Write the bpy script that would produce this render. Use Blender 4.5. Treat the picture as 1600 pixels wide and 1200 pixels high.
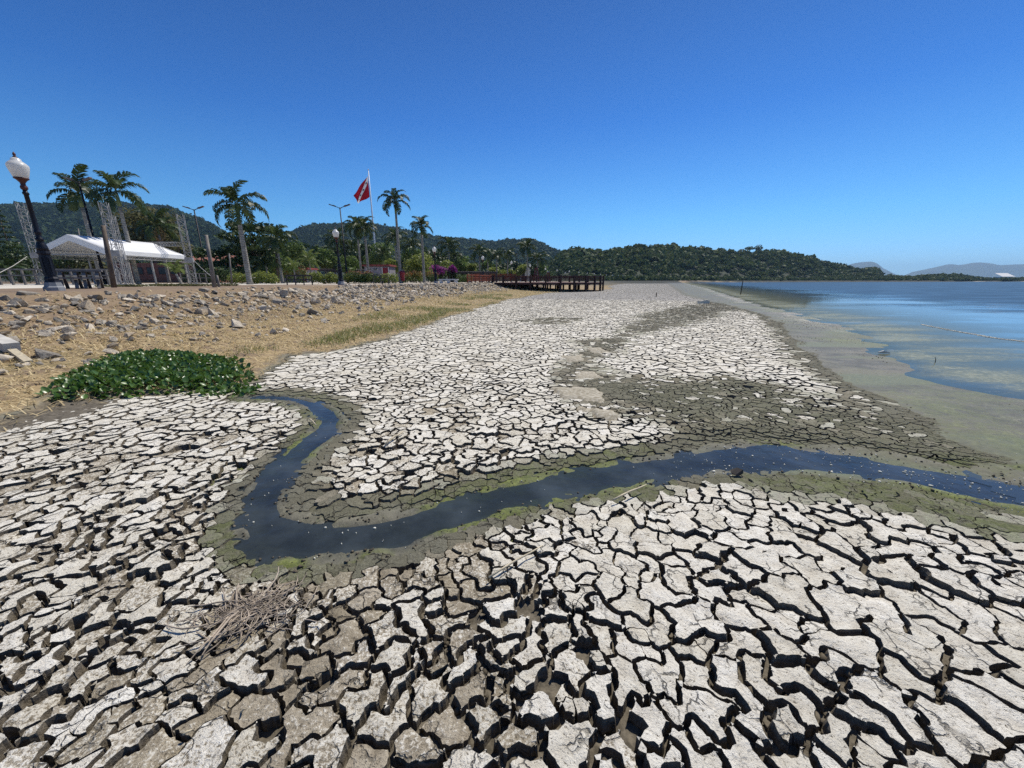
import bpy, bmesh, math, random
import numpy as np
from mathutils import Vector, Matrix, Euler
from mathutils.geometry import delaunay_2d_cdt

random.seed(7)
RNG = np.random.default_rng(11)
for o in list(bpy.data.objects):
    bpy.data.objects.remove(o)
SC = bpy.context.scene
COL = SC.collection

# ------------------------------------------------------------------ camera, sky, sun, exposure
FOC = 601.0                       # focal length in photo pixels (1600 wide)
PITCH = math.atan(162.0 / FOC)
EYE = 1.5
cam = bpy.data.cameras.new("camera")
cam.sensor_width = 36.0
cam.lens = 36.0 * FOC / 1600.0
cam.clip_start = 0.05
cam.clip_end = 20000.0
camo = bpy.data.objects.new("camera", cam)
camo.location = (0, 0, EYE)
camo.rotation_euler = (math.pi / 2 - PITCH, 0, 0)
COL.objects.link(camo)
SC.camera = camo

SUN_EL, SUN_AZ = math.radians(58), math.radians(36)     # azimuth from straight ahead towards the right
world = bpy.data.worlds.new("World")
SC.world = world
world.use_nodes = True
wn = world.node_tree.nodes
wl = world.node_tree.links
wn.clear()
wout = wn.new("ShaderNodeOutputWorld")
wbg = wn.new("ShaderNodeBackground")
sky = wn.new("ShaderNodeTexSky")
sky.sky_type = "NISHITA"
sky.sun_disc = False
sky.sun_elevation = SUN_EL
sky.sun_rotation = SUN_AZ
sky.altitude = 0
sky.air_density = 1.0
sky.dust_density = 0.2
sky.ozone_density = 2.5
wtc = wn.new("ShaderNodeTexCoord")
wsep = wn.new("ShaderNodeSeparateXYZ")
wramp = wn.new("ShaderNodeValToRGB")          # deep clear-air blue: tint by elevation, the same all round
wmul = wn.new("ShaderNodeVectorMath"); wmul.operation = "MULTIPLY"
wsc = wn.new("ShaderNodeVectorMath"); wsc.operation = "SCALE"; wsc.inputs["Scale"].default_value = 1.6
SKY_TINT = [(0.0, (0.47, 0.86, 1.58)), (0.04, (0.48, 0.88, 1.50)), (0.13, (0.36, 0.84, 1.27)), (0.32, (0.175, 0.55, 1.08)), (0.5, (0.16, 0.43, 0.84)), (0.75, (0.26, 0.48, 0.80)), (1.0, (0.32, 0.52, 0.80))]
_e = wramp.color_ramp.elements
_e[0].position = 0.0; _e[1].position = 1.0
for _z, _c in SKY_TINT[1:-1]: _e.new(_z)
for _i, (_z, _c) in enumerate(SKY_TINT): _e[_i].color = (*(q / 1.6 for q in _c), 1)
wl.new(wtc.outputs["Generated"], wsep.inputs[0]); wl.new(wsep.outputs[2], wramp.inputs[0])
wl.new(sky.outputs[0], wmul.inputs[0]); wl.new(wramp.outputs[0], wmul.inputs[1]); wl.new(wmul.outputs[0], wsc.inputs[0])
wbg.inputs["Strength"].default_value = 0.105
wl.new(wsc.outputs[0], wbg.inputs["Color"])
wl.new(wbg.outputs[0], wout.inputs["Surface"])

SUN_DIR = Vector((math.sin(SUN_AZ) * math.cos(SUN_EL), math.cos(SUN_AZ) * math.cos(SUN_EL), math.sin(SUN_EL)))
sl = bpy.data.lights.new("sun", "SUN")
sl.energy = 4.95
sl.angle = math.radians(0.53)
sl.color = (1.0, 0.945, 0.855)
so = bpy.data.objects.new("sun", sl)
so.rotation_euler = SUN_DIR.to_track_quat("Z", "Y").to_euler()
so.location = (30, 40, 80)
COL.objects.link(so)

SC.view_settings.view_transform = "Standard"
SC.view_settings.look = "None"
SC.view_settings.gamma = 1.0
SC.view_settings.exposure = 0.0
SC.view_settings.use_curve_mapping = False
SC.render.engine = "CYCLES"
SC.cycles.max_bounces = 6
SC.cycles.diffuse_bounces = 4
SC.cycles.glossy_bounces = 2
SC.cycles.transmission_bounces = 3
SC.cycles.transparent_max_bounces = 8
SC.cycles.volume_bounces = 0
SC.cycles.use_denoising = False
SC.cycles.use_adaptive_sampling = False
SC.cycles.sample_clamp_indirect = 4.0

# ------------------------------------------------------------------ photo pixel -> world point
CP, SP = math.cos(PITCH), math.sin(PITCH)
def P(u, v, Y):
    yu = 600.0 - v
    k = Y / (FOC * CP + yu * SP)
    return Vector(((u - 800.0) * k, Y, EYE + (-FOC * SP + yu * CP) * k))
def G(u, v, z=0.0):
    yu = 600.0 - v
    t = (EYE - z) / (FOC * SP - yu * CP)
    return ((u - 800.0) * t, (FOC * CP + yu * SP) * t)
def GL(pts, z=0.0):
    return [G(u, v, z) for u, v in pts]

# ------------------------------------------------------------------ numpy noise and distance fields
def _hash(ix, iy, seed):
    h = (ix.astype(np.int64) * 374761393 + iy.astype(np.int64) * 668265263 + seed * 974634777) & 0xFFFFFFFF
    h = ((h ^ (h >> 13)) * 1274126177) & 0xFFFFFFFF
    h = ((h ^ (h >> 16)) * 2246822519) & 0xFFFFFFFF
    return ((h ^ (h >> 15)) & 0xFFFFFF) / float(0xFFFFFF)
def vnoise(x, y, seed=0):
    x = np.asarray(x, float); y = np.asarray(y, float)
    ix = np.floor(x); iy = np.floor(y)
    fx = x - ix; fy = y - iy
    fx = fx * fx * (3 - 2 * fx); fy = fy * fy * (3 - 2 * fy)
    a = _hash(ix, iy, seed); b = _hash(ix + 1, iy, seed)
    c = _hash(ix, iy + 1, seed); d = _hash(ix + 1, iy + 1, seed)
    return (a + (b - a) * fx) * (1 - fy) + (c + (d - c) * fx) * fy
def fbm(x, y, scale, octaves=4, seed=0, gain=0.5):
    """centred on 0, about -1..1"""
    x = np.asarray(x, float) * scale; y = np.asarray(y, float) * scale
    s = 0; a = 1.0; t = 0
    for o in range(octaves):
        s = s + a * (vnoise(x + 17.3 * o, y - 9.1 * o, seed + o) * 2 - 1)
        t += a; a *= gain
        x, y = x * 1.93 + y * 0.4, y * 1.93 - x * 0.4
    return s / t
def sstep(a, b, x):
    t = np.clip((np.asarray(x, float) - a) / (b - a), 0, 1)
    return t * t * (3 - 2 * t)
def line_dist(x, y, pts, extra=None):
    """signed distance to an open polyline (positive to the right of its direction) and an interpolated extra"""
    x = np.asarray(x, float); y = np.asarray(y, float)
    best = np.full(x.shape, 1e18); sgn = np.ones(x.shape); ex = np.zeros(x.shape)
    for i in range(len(pts) - 1):
        ax, ay = pts[i]; bx, by = pts[i + 1]
        dx, dy = bx - ax, by - ay
        L = dx * dx + dy * dy + 1e-12
        t = np.clip(((x - ax) * dx + (y - ay) * dy) / L, 0, 1)
        qx = x - ax - t * dx; qy = y - ay - t * dy
        d = qx * qx + qy * qy
        m = d < best
        best = np.where(m, d, best)
        cr = dx * (y - ay) - dy * (x - ax)
        sgn = np.where(m, np.where(cr > 0, -1.0, 1.0), sgn)
        if extra is not None:
            ex = np.where(m, extra[i] + (extra[i + 1] - extra[i]) * t, ex)
    return np.sqrt(best) * sgn, ex
def poly_sd(x, y, pts):
    """signed distance to a closed polygon, positive inside"""
    x = np.asarray(x, float); y = np.asarray(y, float)
    best = np.full(x.shape, 1e18); ins = np.zeros(x.shape, bool)
    n = len(pts)
    for i in range(n):
        ax, ay = pts[i]; bx, by = pts[(i + 1) % n]
        dx, dy = bx - ax, by - ay
        t = np.clip(((x - ax) * dx + (y - ay) * dy) / (dx * dx + dy * dy + 1e-12), 0, 1)
        best = np.minimum(best, (x - ax - t * dx) ** 2 + (y - ay - t * dy) ** 2)
        c = ((ay > y) != (by > y)) & (x < (bx - ax) * (y - ay) / (by - ay + 1e-12) + ax)
        ins ^= c
    return np.sqrt(best) * np.where(ins, 1, -1)
def catmull(pts, n=8):
    out = []
    p = [pts[0]] + list(pts) + [pts[-1]]
    for i in range(1, len(p) - 2):
        a, b, c, d = (np.array(q, float) for q in p[i - 1:i + 3])
        for k in range(n):
            t = k / n
            out.append(tuple(0.5 * ((2 * b) + (c - a) * t + (2 * a - 5 * b + 4 * c - d) * t * t + (3 * b - a - 3 * c + d) * t ** 3)))
    out.append(tuple(np.array(pts[-1], float)))
    return out

# ------------------------------------------------------------------ mesh helpers
def mesh_np(name, V, polys, attrs=None, smooth=False):
    """polys: list of int arrays (n,k), or ('var', loops, sizes)"""
    V = np.asarray(V, np.float32)
    loops = []; sizes = []
    for p in polys:
        if isinstance(p, tuple):
            loops.append(np.asarray(p[1], np.int32)); sizes.append(np.asarray(p[2], np.int32))
        else:
            p = np.asarray(p, np.int32)
            if len(p) == 0: continue
            loops.append(p.ravel()); sizes.append(np.full(len(p), p.shape[1], np.int32))
    loops = np.concatenate(loops); sizes = np.concatenate(sizes)
    me = bpy.data.meshes.new(name)
    me.vertices.add(len(V)); me.vertices.foreach_set("co", V.ravel())
    me.loops.add(len(loops)); me.loops.foreach_set("vertex_index", loops)
    me.polygons.add(len(sizes))
    st = np.concatenate([[0], np.cumsum(sizes)[:-1]]).astype(np.int32)
    me.polygons.foreach_set("loop_start", st)
    me.polygons.foreach_set("loop_total", sizes)
    if smooth is True:
        me.polygons.foreach_set("use_smooth", np.ones(len(sizes), bool))
    elif smooth is not False:
        me.polygons.foreach_set("use_smooth", np.asarray(smooth, bool))
    for k, a in (attrs or {}).items():
        a = np.asarray(a, np.float32)
        if a.ndim == 1:
            at = me.attributes.new(k, "FLOAT", "POINT"); at.data.foreach_set("value", a)
        else:
            if a.shape[1] == 3: a = np.concatenate([a, np.ones((len(a), 1), np.float32)], 1)
            at = me.attributes.new(k, "FLOAT_COLOR", "POINT"); at.data.foreach_set("color", a.ravel())
    me.update(calc_edges=True)
    return me
def link(name, me, mat=None, parent=None, loc=None, kind=None, rot=None):
    o = bpy.data.objects.new(name, me)
    COL.objects.link(o)
    if mat is not None and me is not None and len(me.materials) == 0:
        me.materials.append(mat)
    if parent is not None: o.parent = parent
    if loc is not None: o.location = loc
    if rot is not None: o.rotation_euler = rot
    if kind: o["kind"] = kind
    return o
def thing(name, label, cat, loc=(0, 0, 0), group=None, rz=0.0):
    o = bpy.data.objects.new(name, None)
    o.empty_display_size = 0.2
    COL.objects.link(o)
    o.location = loc; o.rotation_euler = (0, 0, rz)
    tag(o, label, cat, group)
    return o
def tag(o, label, cat, group=None):
    o["label"] = label; o["category"] = cat
    if group: o["group"] = group
    return o
class MB:
    """collects simple shapes into one mesh"""
    def __init__(s): s.v = []; s.f = []
    def box(s, c, size, rz=0.0, m=None):
        x, y, z = (q / 2 for q in size)
        b = len(s.v)
        ca, sa = math.cos(rz), math.sin(rz)
        for dz in (-z, z):
            for dx, dy in ((-x, -y), (x, -y), (x, y), (-x, y)):
                p = Vector((c[0] + dx * ca - dy * sa, c[1] + dx * sa + dy * ca, c[2] + dz))
                s.v.append(tuple(m @ p if m else p))
        for q in ((3, 2, 1, 0), (4, 5, 6, 7), (0, 1, 5, 4), (1, 2, 6, 5), (2, 3, 7, 6), (3, 0, 4, 7)):
            s.f.append(tuple(b + i for i in q))
        return s
    def beam(s, a, b, w, h=None):
        a = Vector(a); b = Vector(b); h = h or w
        d = (b - a).normalized()
        up = Vector((0, 0, 1)) if abs(d.z) < 0.95 else Vector((0, 1, 0))
        r = d.cross(up).normalized() * w / 2
        u = r.cross(d).normalized() * h / 2
        i = len(s.v)
        for p in (a, b):
            for k in (-r - u, r - u, r + u, -r + u): s.v.append(tuple(p + k))
        for q in ((3, 2, 1, 0), (4, 5, 6, 7), (0, 1, 5, 4), (1, 2, 6, 5), (2, 3, 7, 6), (3, 0, 4, 7)):
            s.f.append(tuple(i + j for j in q))
        return s
    def tube(s, pts, rad, n=8, cap=True):
        pts = [Vector(p) for p in pts]
        if not hasattr(rad, "__len__"): rad = [rad] * len(pts)
        i0 = len(s.v)
        for i, p in enumerate(pts):
            d = (pts[min(i + 1, len(pts) - 1)] - pts[max(i - 1, 0)]).normalized()
            up = Vector((0, 0, 1)) if abs(d.z) < 0.9 else Vector((0, 1, 0))
            r = d.cross(up).normalized(); u = r.cross(d)
            for k in range(n):
                a = 2 * math.pi * k / n
                s.v.append(tuple(p + (r * math.cos(a) + u * math.sin(a)) * rad[i]))
        for i in range(len(pts) - 1):
            for k in range(n):
                a = i0 + i * n + k; b = i0 + i * n + (k + 1) % n
                s.f.append((a, b, b + n, a + n))
        if cap:
            s.f.append(tuple(i0 + k for k in range(n))[::-1])
            e = i0 + (len(pts) - 1) * n
            s.f.append(tuple(e + k for k in range(n)))
        return s
    def lathe(s, prof, n=16, c=(0, 0), rot=0.0):
        i0 = len(s.v)
        for r, z in prof:
            for k in range(n):
                a = 2 * math.pi * k / n + rot
                s.v.append((c[0] + r * math.cos(a), c[1] + r * math.sin(a), z))
        for i in range(len(prof) - 1):
            for k in range(n):
                a = i0 + i * n + k; b = i0 + i * n + (k + 1) % n
                s.f.append((a, b, b + n, a + n))
        s.f.append(tuple(i0 + k for k in range(n))[::-1])
        e = i0 + (len(prof) - 1) * n
        s.f.append(tuple(e + k for k in range(n)))
        return s
    def face(s, pts):
        b = len(s.v)
        s.v += [tuple(p) for p in pts]
        s.f.append(tuple(range(b, b + len(pts))))
        return s
    def mesh(s, name, smooth=False):
        me = bpy.data.meshes.new(name)
        me.from_pydata(s.v, [], s.f)
        if smooth: me.polygons.foreach_set("use_smooth", np.ones(len(me.polygons), bool))
        me.update()
        return me
    def build(s, name, mat, parent=None, smooth=False, loc=None, kind=None):
        return link(name, s.mesh(name, smooth), mat, parent, loc, kind)

# ------------------------------------------------------------------ material helpers
class NT:
    def __init__(s, name):
        s.m = bpy.data.materials.new(name); s.m.use_nodes = True
        s.n = s.m.node_tree.nodes; s.l = s.m.node_tree.links
        s.n.clear()
        s.out = s.n.new("ShaderNodeOutputMaterial")
    def set(s, sock, v):
        if isinstance(v, bpy.types.NodeSocket): s.l.new(v, sock)
        elif v is not None:
            if hasattr(sock, "default_value"):
                if hasattr(sock.default_value, "__len__") and not hasattr(v, "__len__"): v = (v,) * len(sock.default_value)
                if hasattr(v, "__len__") and len(sock.default_value) == 4 and len(v) == 3: v = (*v, 1)
                sock.default_value = v
    def node(s, typ, props=None, **inp):
        n = s.n.new("ShaderNode" + typ)
        for k, v in (props or {}).items(): setattr(n, k, v)
        for k, v in inp.items():
            s.set(n.inputs[k.replace("_", " ")] if k.replace("_", " ") in n.inputs else n.inputs[int(k[1:])], v)
        return n
    def math(s, op, a, b=0.0, c=None):
        n = s.n.new("ShaderNodeMath"); n.operation = op
        s.set(n.inputs[0], a); s.set(n.inputs[1], b)
        if c is not None: s.set(n.inputs[2], c)
        return n.outputs[0]
    def mix(s, f, a, b, mode="MIX"):
        n = s.n.new("ShaderNodeMix"); n.data_type = "RGBA"; n.blend_type = mode
        s.set(n.inputs[0], f); s.set(n.inputs[6], a); s.set(n.inputs[7], b)
        return n.outputs[2]
    def step(s, x, a, b, lo=0.0, hi=1.0):
        n = s.n.new("ShaderNodeMapRange"); n.interpolation_type = "SMOOTHSTEP"
        s.set(n.inputs[0], x); n.inputs[1].default_value = a; n.inputs[2].default_value = b
        n.inputs[3].default_value = lo; n.inputs[4].default_value = hi
        return n.outputs[0]
    def noise(s, vec, scale, detail=4, rough=0.55, dist=0.0):
        n = s.node("TexNoise", None, Vector=vec, Scale=scale, Detail=detail, Roughness=rough, Distortion=dist)
        return n.outputs[0]
    def vor(s, vec, scale, feature="DISTANCE_TO_EDGE", rnd=1.0):
        n = s.node("TexVoronoi", {"feature": feature}, Vector=vec, Scale=scale, Randomness=rnd)
        return n.outputs[0]
    def pos(s): return s.n.new("ShaderNodeNewGeometry").outputs["Position"]
    def attr(s, name):
        n = s.n.new("ShaderNodeAttribute"); n.attribute_name = name
        return n
    def rgb(s, a):
        n = s.n.new("ShaderNodeSeparateColor"); s.l.new(a.outputs["Color"], n.inputs[0])
        return n.outputs[0], n.outputs[1], n.outputs[2], a.outputs["Alpha"]
    def bump(s, h, strength=0.5, dist=0.01, normal=None):
        n = s.node("Bump", None, Height=h, Strength=strength, Distance=dist)
        if normal is not None: s.l.new(normal, n.inputs["Normal"])
        return n.outputs[0]
    def bsdf(s, color, rough=0.8, normal=None, spec=0.3, metal=0.0):
        n = s.node("BsdfPrincipled", None, Base_Color=color, Roughness=rough, Metallic=metal)
        n.inputs["Specular IOR Level"].default_value = spec
        if normal is not None: s.l.new(normal, n.inputs["Normal"])
        return n.outputs[0]
    def end(s, sh):
        s.l.new(sh, s.out.inputs["Surface"]); return s.m
def simple(name, color, rough=0.7, metal=0.0, vary=0.18, scale=6.0, spec=0.4, bump=0.15):
    """plain material with mottled colour and a little relief"""
    t = NT(name)
    co = t.n.new("ShaderNodeTexCoord").outputs["Object"]
    n = t.noise(co, scale, 6)
    c = t.mix(t.step(n, 0.3, 0.7), tuple(q * (1 - vary) for q in color), tuple(min(1, q * (1 + vary)) for q in color))
    b = t.bump(t.noise(co, scale * 6, 4), bump, 0.01)
    return t.end(t.bsdf(c, rough, b, spec, metal))

# ------------------------------------------------------------------ plan of the place (metres; the lake bed is z = 0)
TOP = 1.2                                   # level of the esplanade
WATER = -0.035
CREST = [(-15, -30), (-13.6, -5), (-12.8, 10), (-11.0, 26), (-7.0, 41), (-3.2, 56), (0.8, 71), (5.4, 87), (10.4, 110), (15, 124),
         (21, 141), (28, 160), (40, 189), (54, 228), (90, 268), (150, 322), (262, 386), (424, 438), (700, 528), (1500, 620), (3200, 700)]
SHORE = GL([(1064, 441), (1105, 450), (1150, 464), (1210, 480), (1270, 496), (1320, 511), (1360, 528), (1383, 548), (1410, 567),
            (1470, 590), (1540, 606), (1600, 620), (1720, 660), (1900, 760)])
SHORE = [(3200, 680), (1500, 600), (700, 510), (424, 422), (262, 370), (190, 335)] + SHORE + [(5.2, 1.5), (6, -3), (14, -30)]
CREEK_PX = [(385, 617, .05), (430, 617, .07), (468, 623, .09), (500, 636, .11), (517, 652, .12), (500, 676, .12), (468, 702, .13), (434, 736, .13), (412, 772, .13),
            (412, 805, .13), (450, 830, .155), (520, 836, .165), (610, 823, .15), (690, 800, .13), (760, 778, .13), (850, 755, .16), (940, 738, .18), (1040, 724, .17),
            (1140, 712, .20), (1230, 711, .24), (1310, 718, .23), (1400, 730, .20), (1500, 751, .20), (1600, 768, .22), (1800, 800, .3), (2200, 850, .4)]
_c = [(*G(u, v), w) for u, v, w in CREEK_PX]
_c = catmull(_c, 6)
CREEK = [(a, b) for a, b, w in _c]; CREEK_W = [w for a, b, w in _c]
GRASS = GL([(-420, 800), (-200, 735), (0, 662), (60, 640), (78, 628), (250, 616), (400, 592), (432, 573), (470, 556), (560, 541), (640, 515), (700, 497),
            (760, 478), (800, 466), (850, 458), (940, 453.5)]) + [(19, 74), (24, 100), (33, 130), (52, 185), (75, 230), (110, 268), (170, 318), (280, 372)]
GRASS = [(-9, -12)] + GRASS          # boundary of the dry grass: right side is mud
GRASS_AREA = GRASS + [(-400, 372), (-400, -12)]
OLIVE = GL([(985, 650), (1040, 688), (1200, 694), (1330, 702), (1480, 722), (1620, 752), (1640, 705), (1500, 678), (1390, 660), (1310, 635),
            (1240, 603), (1170, 575), (1090, 580), (1010, 605)])
DARK = GL([(842, 612), (868, 566), (910, 545), (955, 517), (1035, 482), (1110, 470), (1160, 482), (1100, 497), (1010, 520), (950, 545), (930, 565),
           (965, 590), (1060, 592), (1000, 625), (960, 660), (905, 668), (860, 645)])
WET = GL([(1045, 443), (1075, 460), (1130, 476), (1185, 490), (1222, 507), (1232, 530), (1262, 556), (1310, 590), (1390, 628), (1490, 668),
          (1620, 712), (1900, 790), (3000, 900)]) + [(40, -2), (80, 40), (170, 300), (100, 262)]
EDGE = GL([(1180, 486), (1225, 506), (1240, 540), (1285, 580), (1360, 622), (1460, 668), (1600, 712), (1640, 690), (1480, 640), (1380, 600), (1310, 560), (1270, 525), (1230, 495)])
GREEN = GL([(1140, 745), (1190, 738), (1300, 745), (1450, 772), (1620, 815), (1800, 860), (1700, 890), (1560, 845), (1440, 812), (1330, 790), (1230, 780), (1160, 765)])
SMEAR = GL([(790, 500), (850, 496), (905, 497), (900, 507), (830, 508)])
SANDS = [GL(q) for q in ([(858, 604), (905, 600), (955, 615), (940, 628), (880, 624)], [(899, 636), (940, 631), (968, 650), (955, 658), (915, 655)],
                         [(890, 582), (935, 578), (950, 590), (905, 592)], [(912, 542), (950, 541), (950, 551), (920, 551)],
                         [(876, 556), (910, 553), (915, 563), (880, 566)])]

def fields(x, y):
    """everything the ground knows about itself at plan points x, y"""
    x = np.asarray(x, float); y = np.asarray(y, float)
    r = np.hypot(x, y)
    wob = fbm(x, y, 0.9, 4, 5) * 0.32 + fbm(x, y, 0.18, 2, 9) * 0.5 * sstep(4, 20, r)
    f = {}
    f["d"], _ = line_dist(x, y, CREST)
    dc, hw = line_dist(x, y, CREEK, CREEK_W)
    sgn = np.sign(dc)
    f["cs"] = dc
    f["dc"] = np.abs(dc) - hw + fbm(x, y, 3.0, 4, 21) * 0.05 + fbm(x, y, 0.9, 2, 23) * 0.055
    f["hw"] = hw
    dl, _ = line_dist(x, y, SHORE)
    f["dl"] = -dl
    g = poly_sd(x, y, GRASS_AREA)
    f["g"] = g + wob * 1.1 * sstep(2, 12, r) + wob * 0.35          # positive in the grass
    f["olive"] = sstep(-0.8, 0.7, poly_sd(x, y, OLIVE) + wob * 1.6)
    f["dark"] = sstep(-0.7, 0.7, poly_sd(x, y, DARK) + wob * 1.8)
    wsd = poly_sd(x, y, WET) + wob * 0.7
    f["wetmud"] = sstep(-0.9, 0.5, wsd)
    f["edge"] = sstep(-0.7, 0.7, poly_sd(x, y, EDGE) + wob * 1.0)
    f["green"] = sstep(-0.25, 0.25, poly_sd(x, y, GREEN) + wob * 0.4)
    f["smear"] = sstep(-0.4, 0.4, poly_sd(x, y, SMEAR) + wob * 1.2)
    s = 0
    for q in SANDS: s = np.maximum(s, sstep(-0.12, 0.18, poly_sd(x, y, q) + fbm(x, y, 4.0, 4, 33) * 0.16))
    f["sand"] = s
    # dryness: 1 white cracked crust, 0 wet mud without cracks
    right = sstep(-0.6, 1.5, x) * 0.0
    inner = np.where((sgn < 0) & (y > 2.2), 0.50, 0.26)
    bank = 0.17 * sstep(0.02, 0.10, f["dc"]) + 0.84 * sstep(0.0, 1.0, (f["dc"] - 0.06) / (inner + right))
    D = bank
    D = D * (1 - 0.67 * f["olive"]) * (1 - 0.56 * f["dark"]) * (1 - 0.72 * f["green"]) * (1 - 0.5 * f["smear"])
    D = D * (1 - 0.55 * f["edge"]) * (1 - f["wetmud"])
    D = D * (1 - 0.35 * sstep(22, 60, r) * sstep(0.1, 0.35, np.arctan2(x, np.maximum(y, 0.1))))
    D = np.clip(D * (0.9 + 0.28 * fbm(x, y, 0.5, 3, 41)), 0, 1)
    D = D * sstep(0.10, -0.18, f["g"])
    f["D"] = D
    f["plate"] = sstep(0.09, 0.26, D) * (1 - sstep(0.5, 0.8, f["sand"])) * sstep(33, 29, r)
    return f
def height(x, y, f=None, detail=True):
    f = f or fields(x, y)
    r = np.hypot(x, y)
    d = f["d"] + fbm(x, y, 0.5, 3, 61) * 0.5 * sstep(0.3, 1.5, f["d"])
    emb = np.interp(d, [0, 0.5, 1.2, 2.6, 5.0, 7.0, 9.0], [TOP, TOP - 0.06, 0.93, 0.46, 0.2, 0.08, 0.0])
    z = emb * sstep(3.2, 0.0, -f["g"])
    z = np.where(f["d"] < 0, TOP, z)
    # creek
    dc = f["dc"]
    bank = sstep(0.45, 0.0, dc)
    ck = WATER * 1.0 * bank - 0.085 * np.clip(-dc / np.maximum(f["hw"], 0.05), 0, 1) ** 1.6
    # lake
    dl = f["dl"]
    lk = np.where(dl > 0, WATER - 0.014 * np.minimum(dl, 60) , WATER * sstep(-2.5, 0, dl))
    z = z + np.where(z < 0.3, np.minimum(ck, lk), 0)
    z = z - 0.052 * f["plate"]
    z = z + 0.022 * f["sand"] * (0.6 + fbm(x, y, 5, 3, 66))
    if detail:
        g = sstep(-0.1, 0.4, f["g"]) * sstep(0.0, 1.0, f["d"])
        z = z + g * (fbm(x, y, 1.3, 4, 71) * 0.05 + fbm(x, y, 7, 3, 73) * 0.02)
        m = (1 - g) * (f["d"] > 0)
        z = z + m * fbm(x, y, 1.1, 3, 75) * 0.006
        rag = sstep(-0.10, 0.0, dc) * sstep(0.45, 0.1, dc) * sstep(12, 6, r)
        z = z + m * rag * (fbm(x, y, 10, 4, 83) * 0.014 + fbm(x, y, 3.2, 3, 85) * 0.014)
        z = z + f["plate"] * (fbm(x, y, 9, 4, 77) * 0.016 + np.maximum(0, fbm(x, y, 26, 3, 79)) * 0.026) * sstep(16, 7, r)
    return z
def H(x, y):
    return float(height(np.array([x]), np.array([y]))[0])
def hit(u, v):
    """point of the ground seen at a photo pixel"""
    yu = 600.0 - v
    a = np.array([u - 800.0, FOC * CP + yu * SP, -FOC * SP + yu * CP]) / FOC
    t = np.geomspace(0.8, 160, 900)
    x, y, z = a[0] * t, a[1] * t, EYE + a[2] * t
    h = height(x, y, detail=False)
    k = int(np.argmax(z < h)) if np.any(z < h) else len(t) - 1
    return x[k], y[k], h[k]

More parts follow.
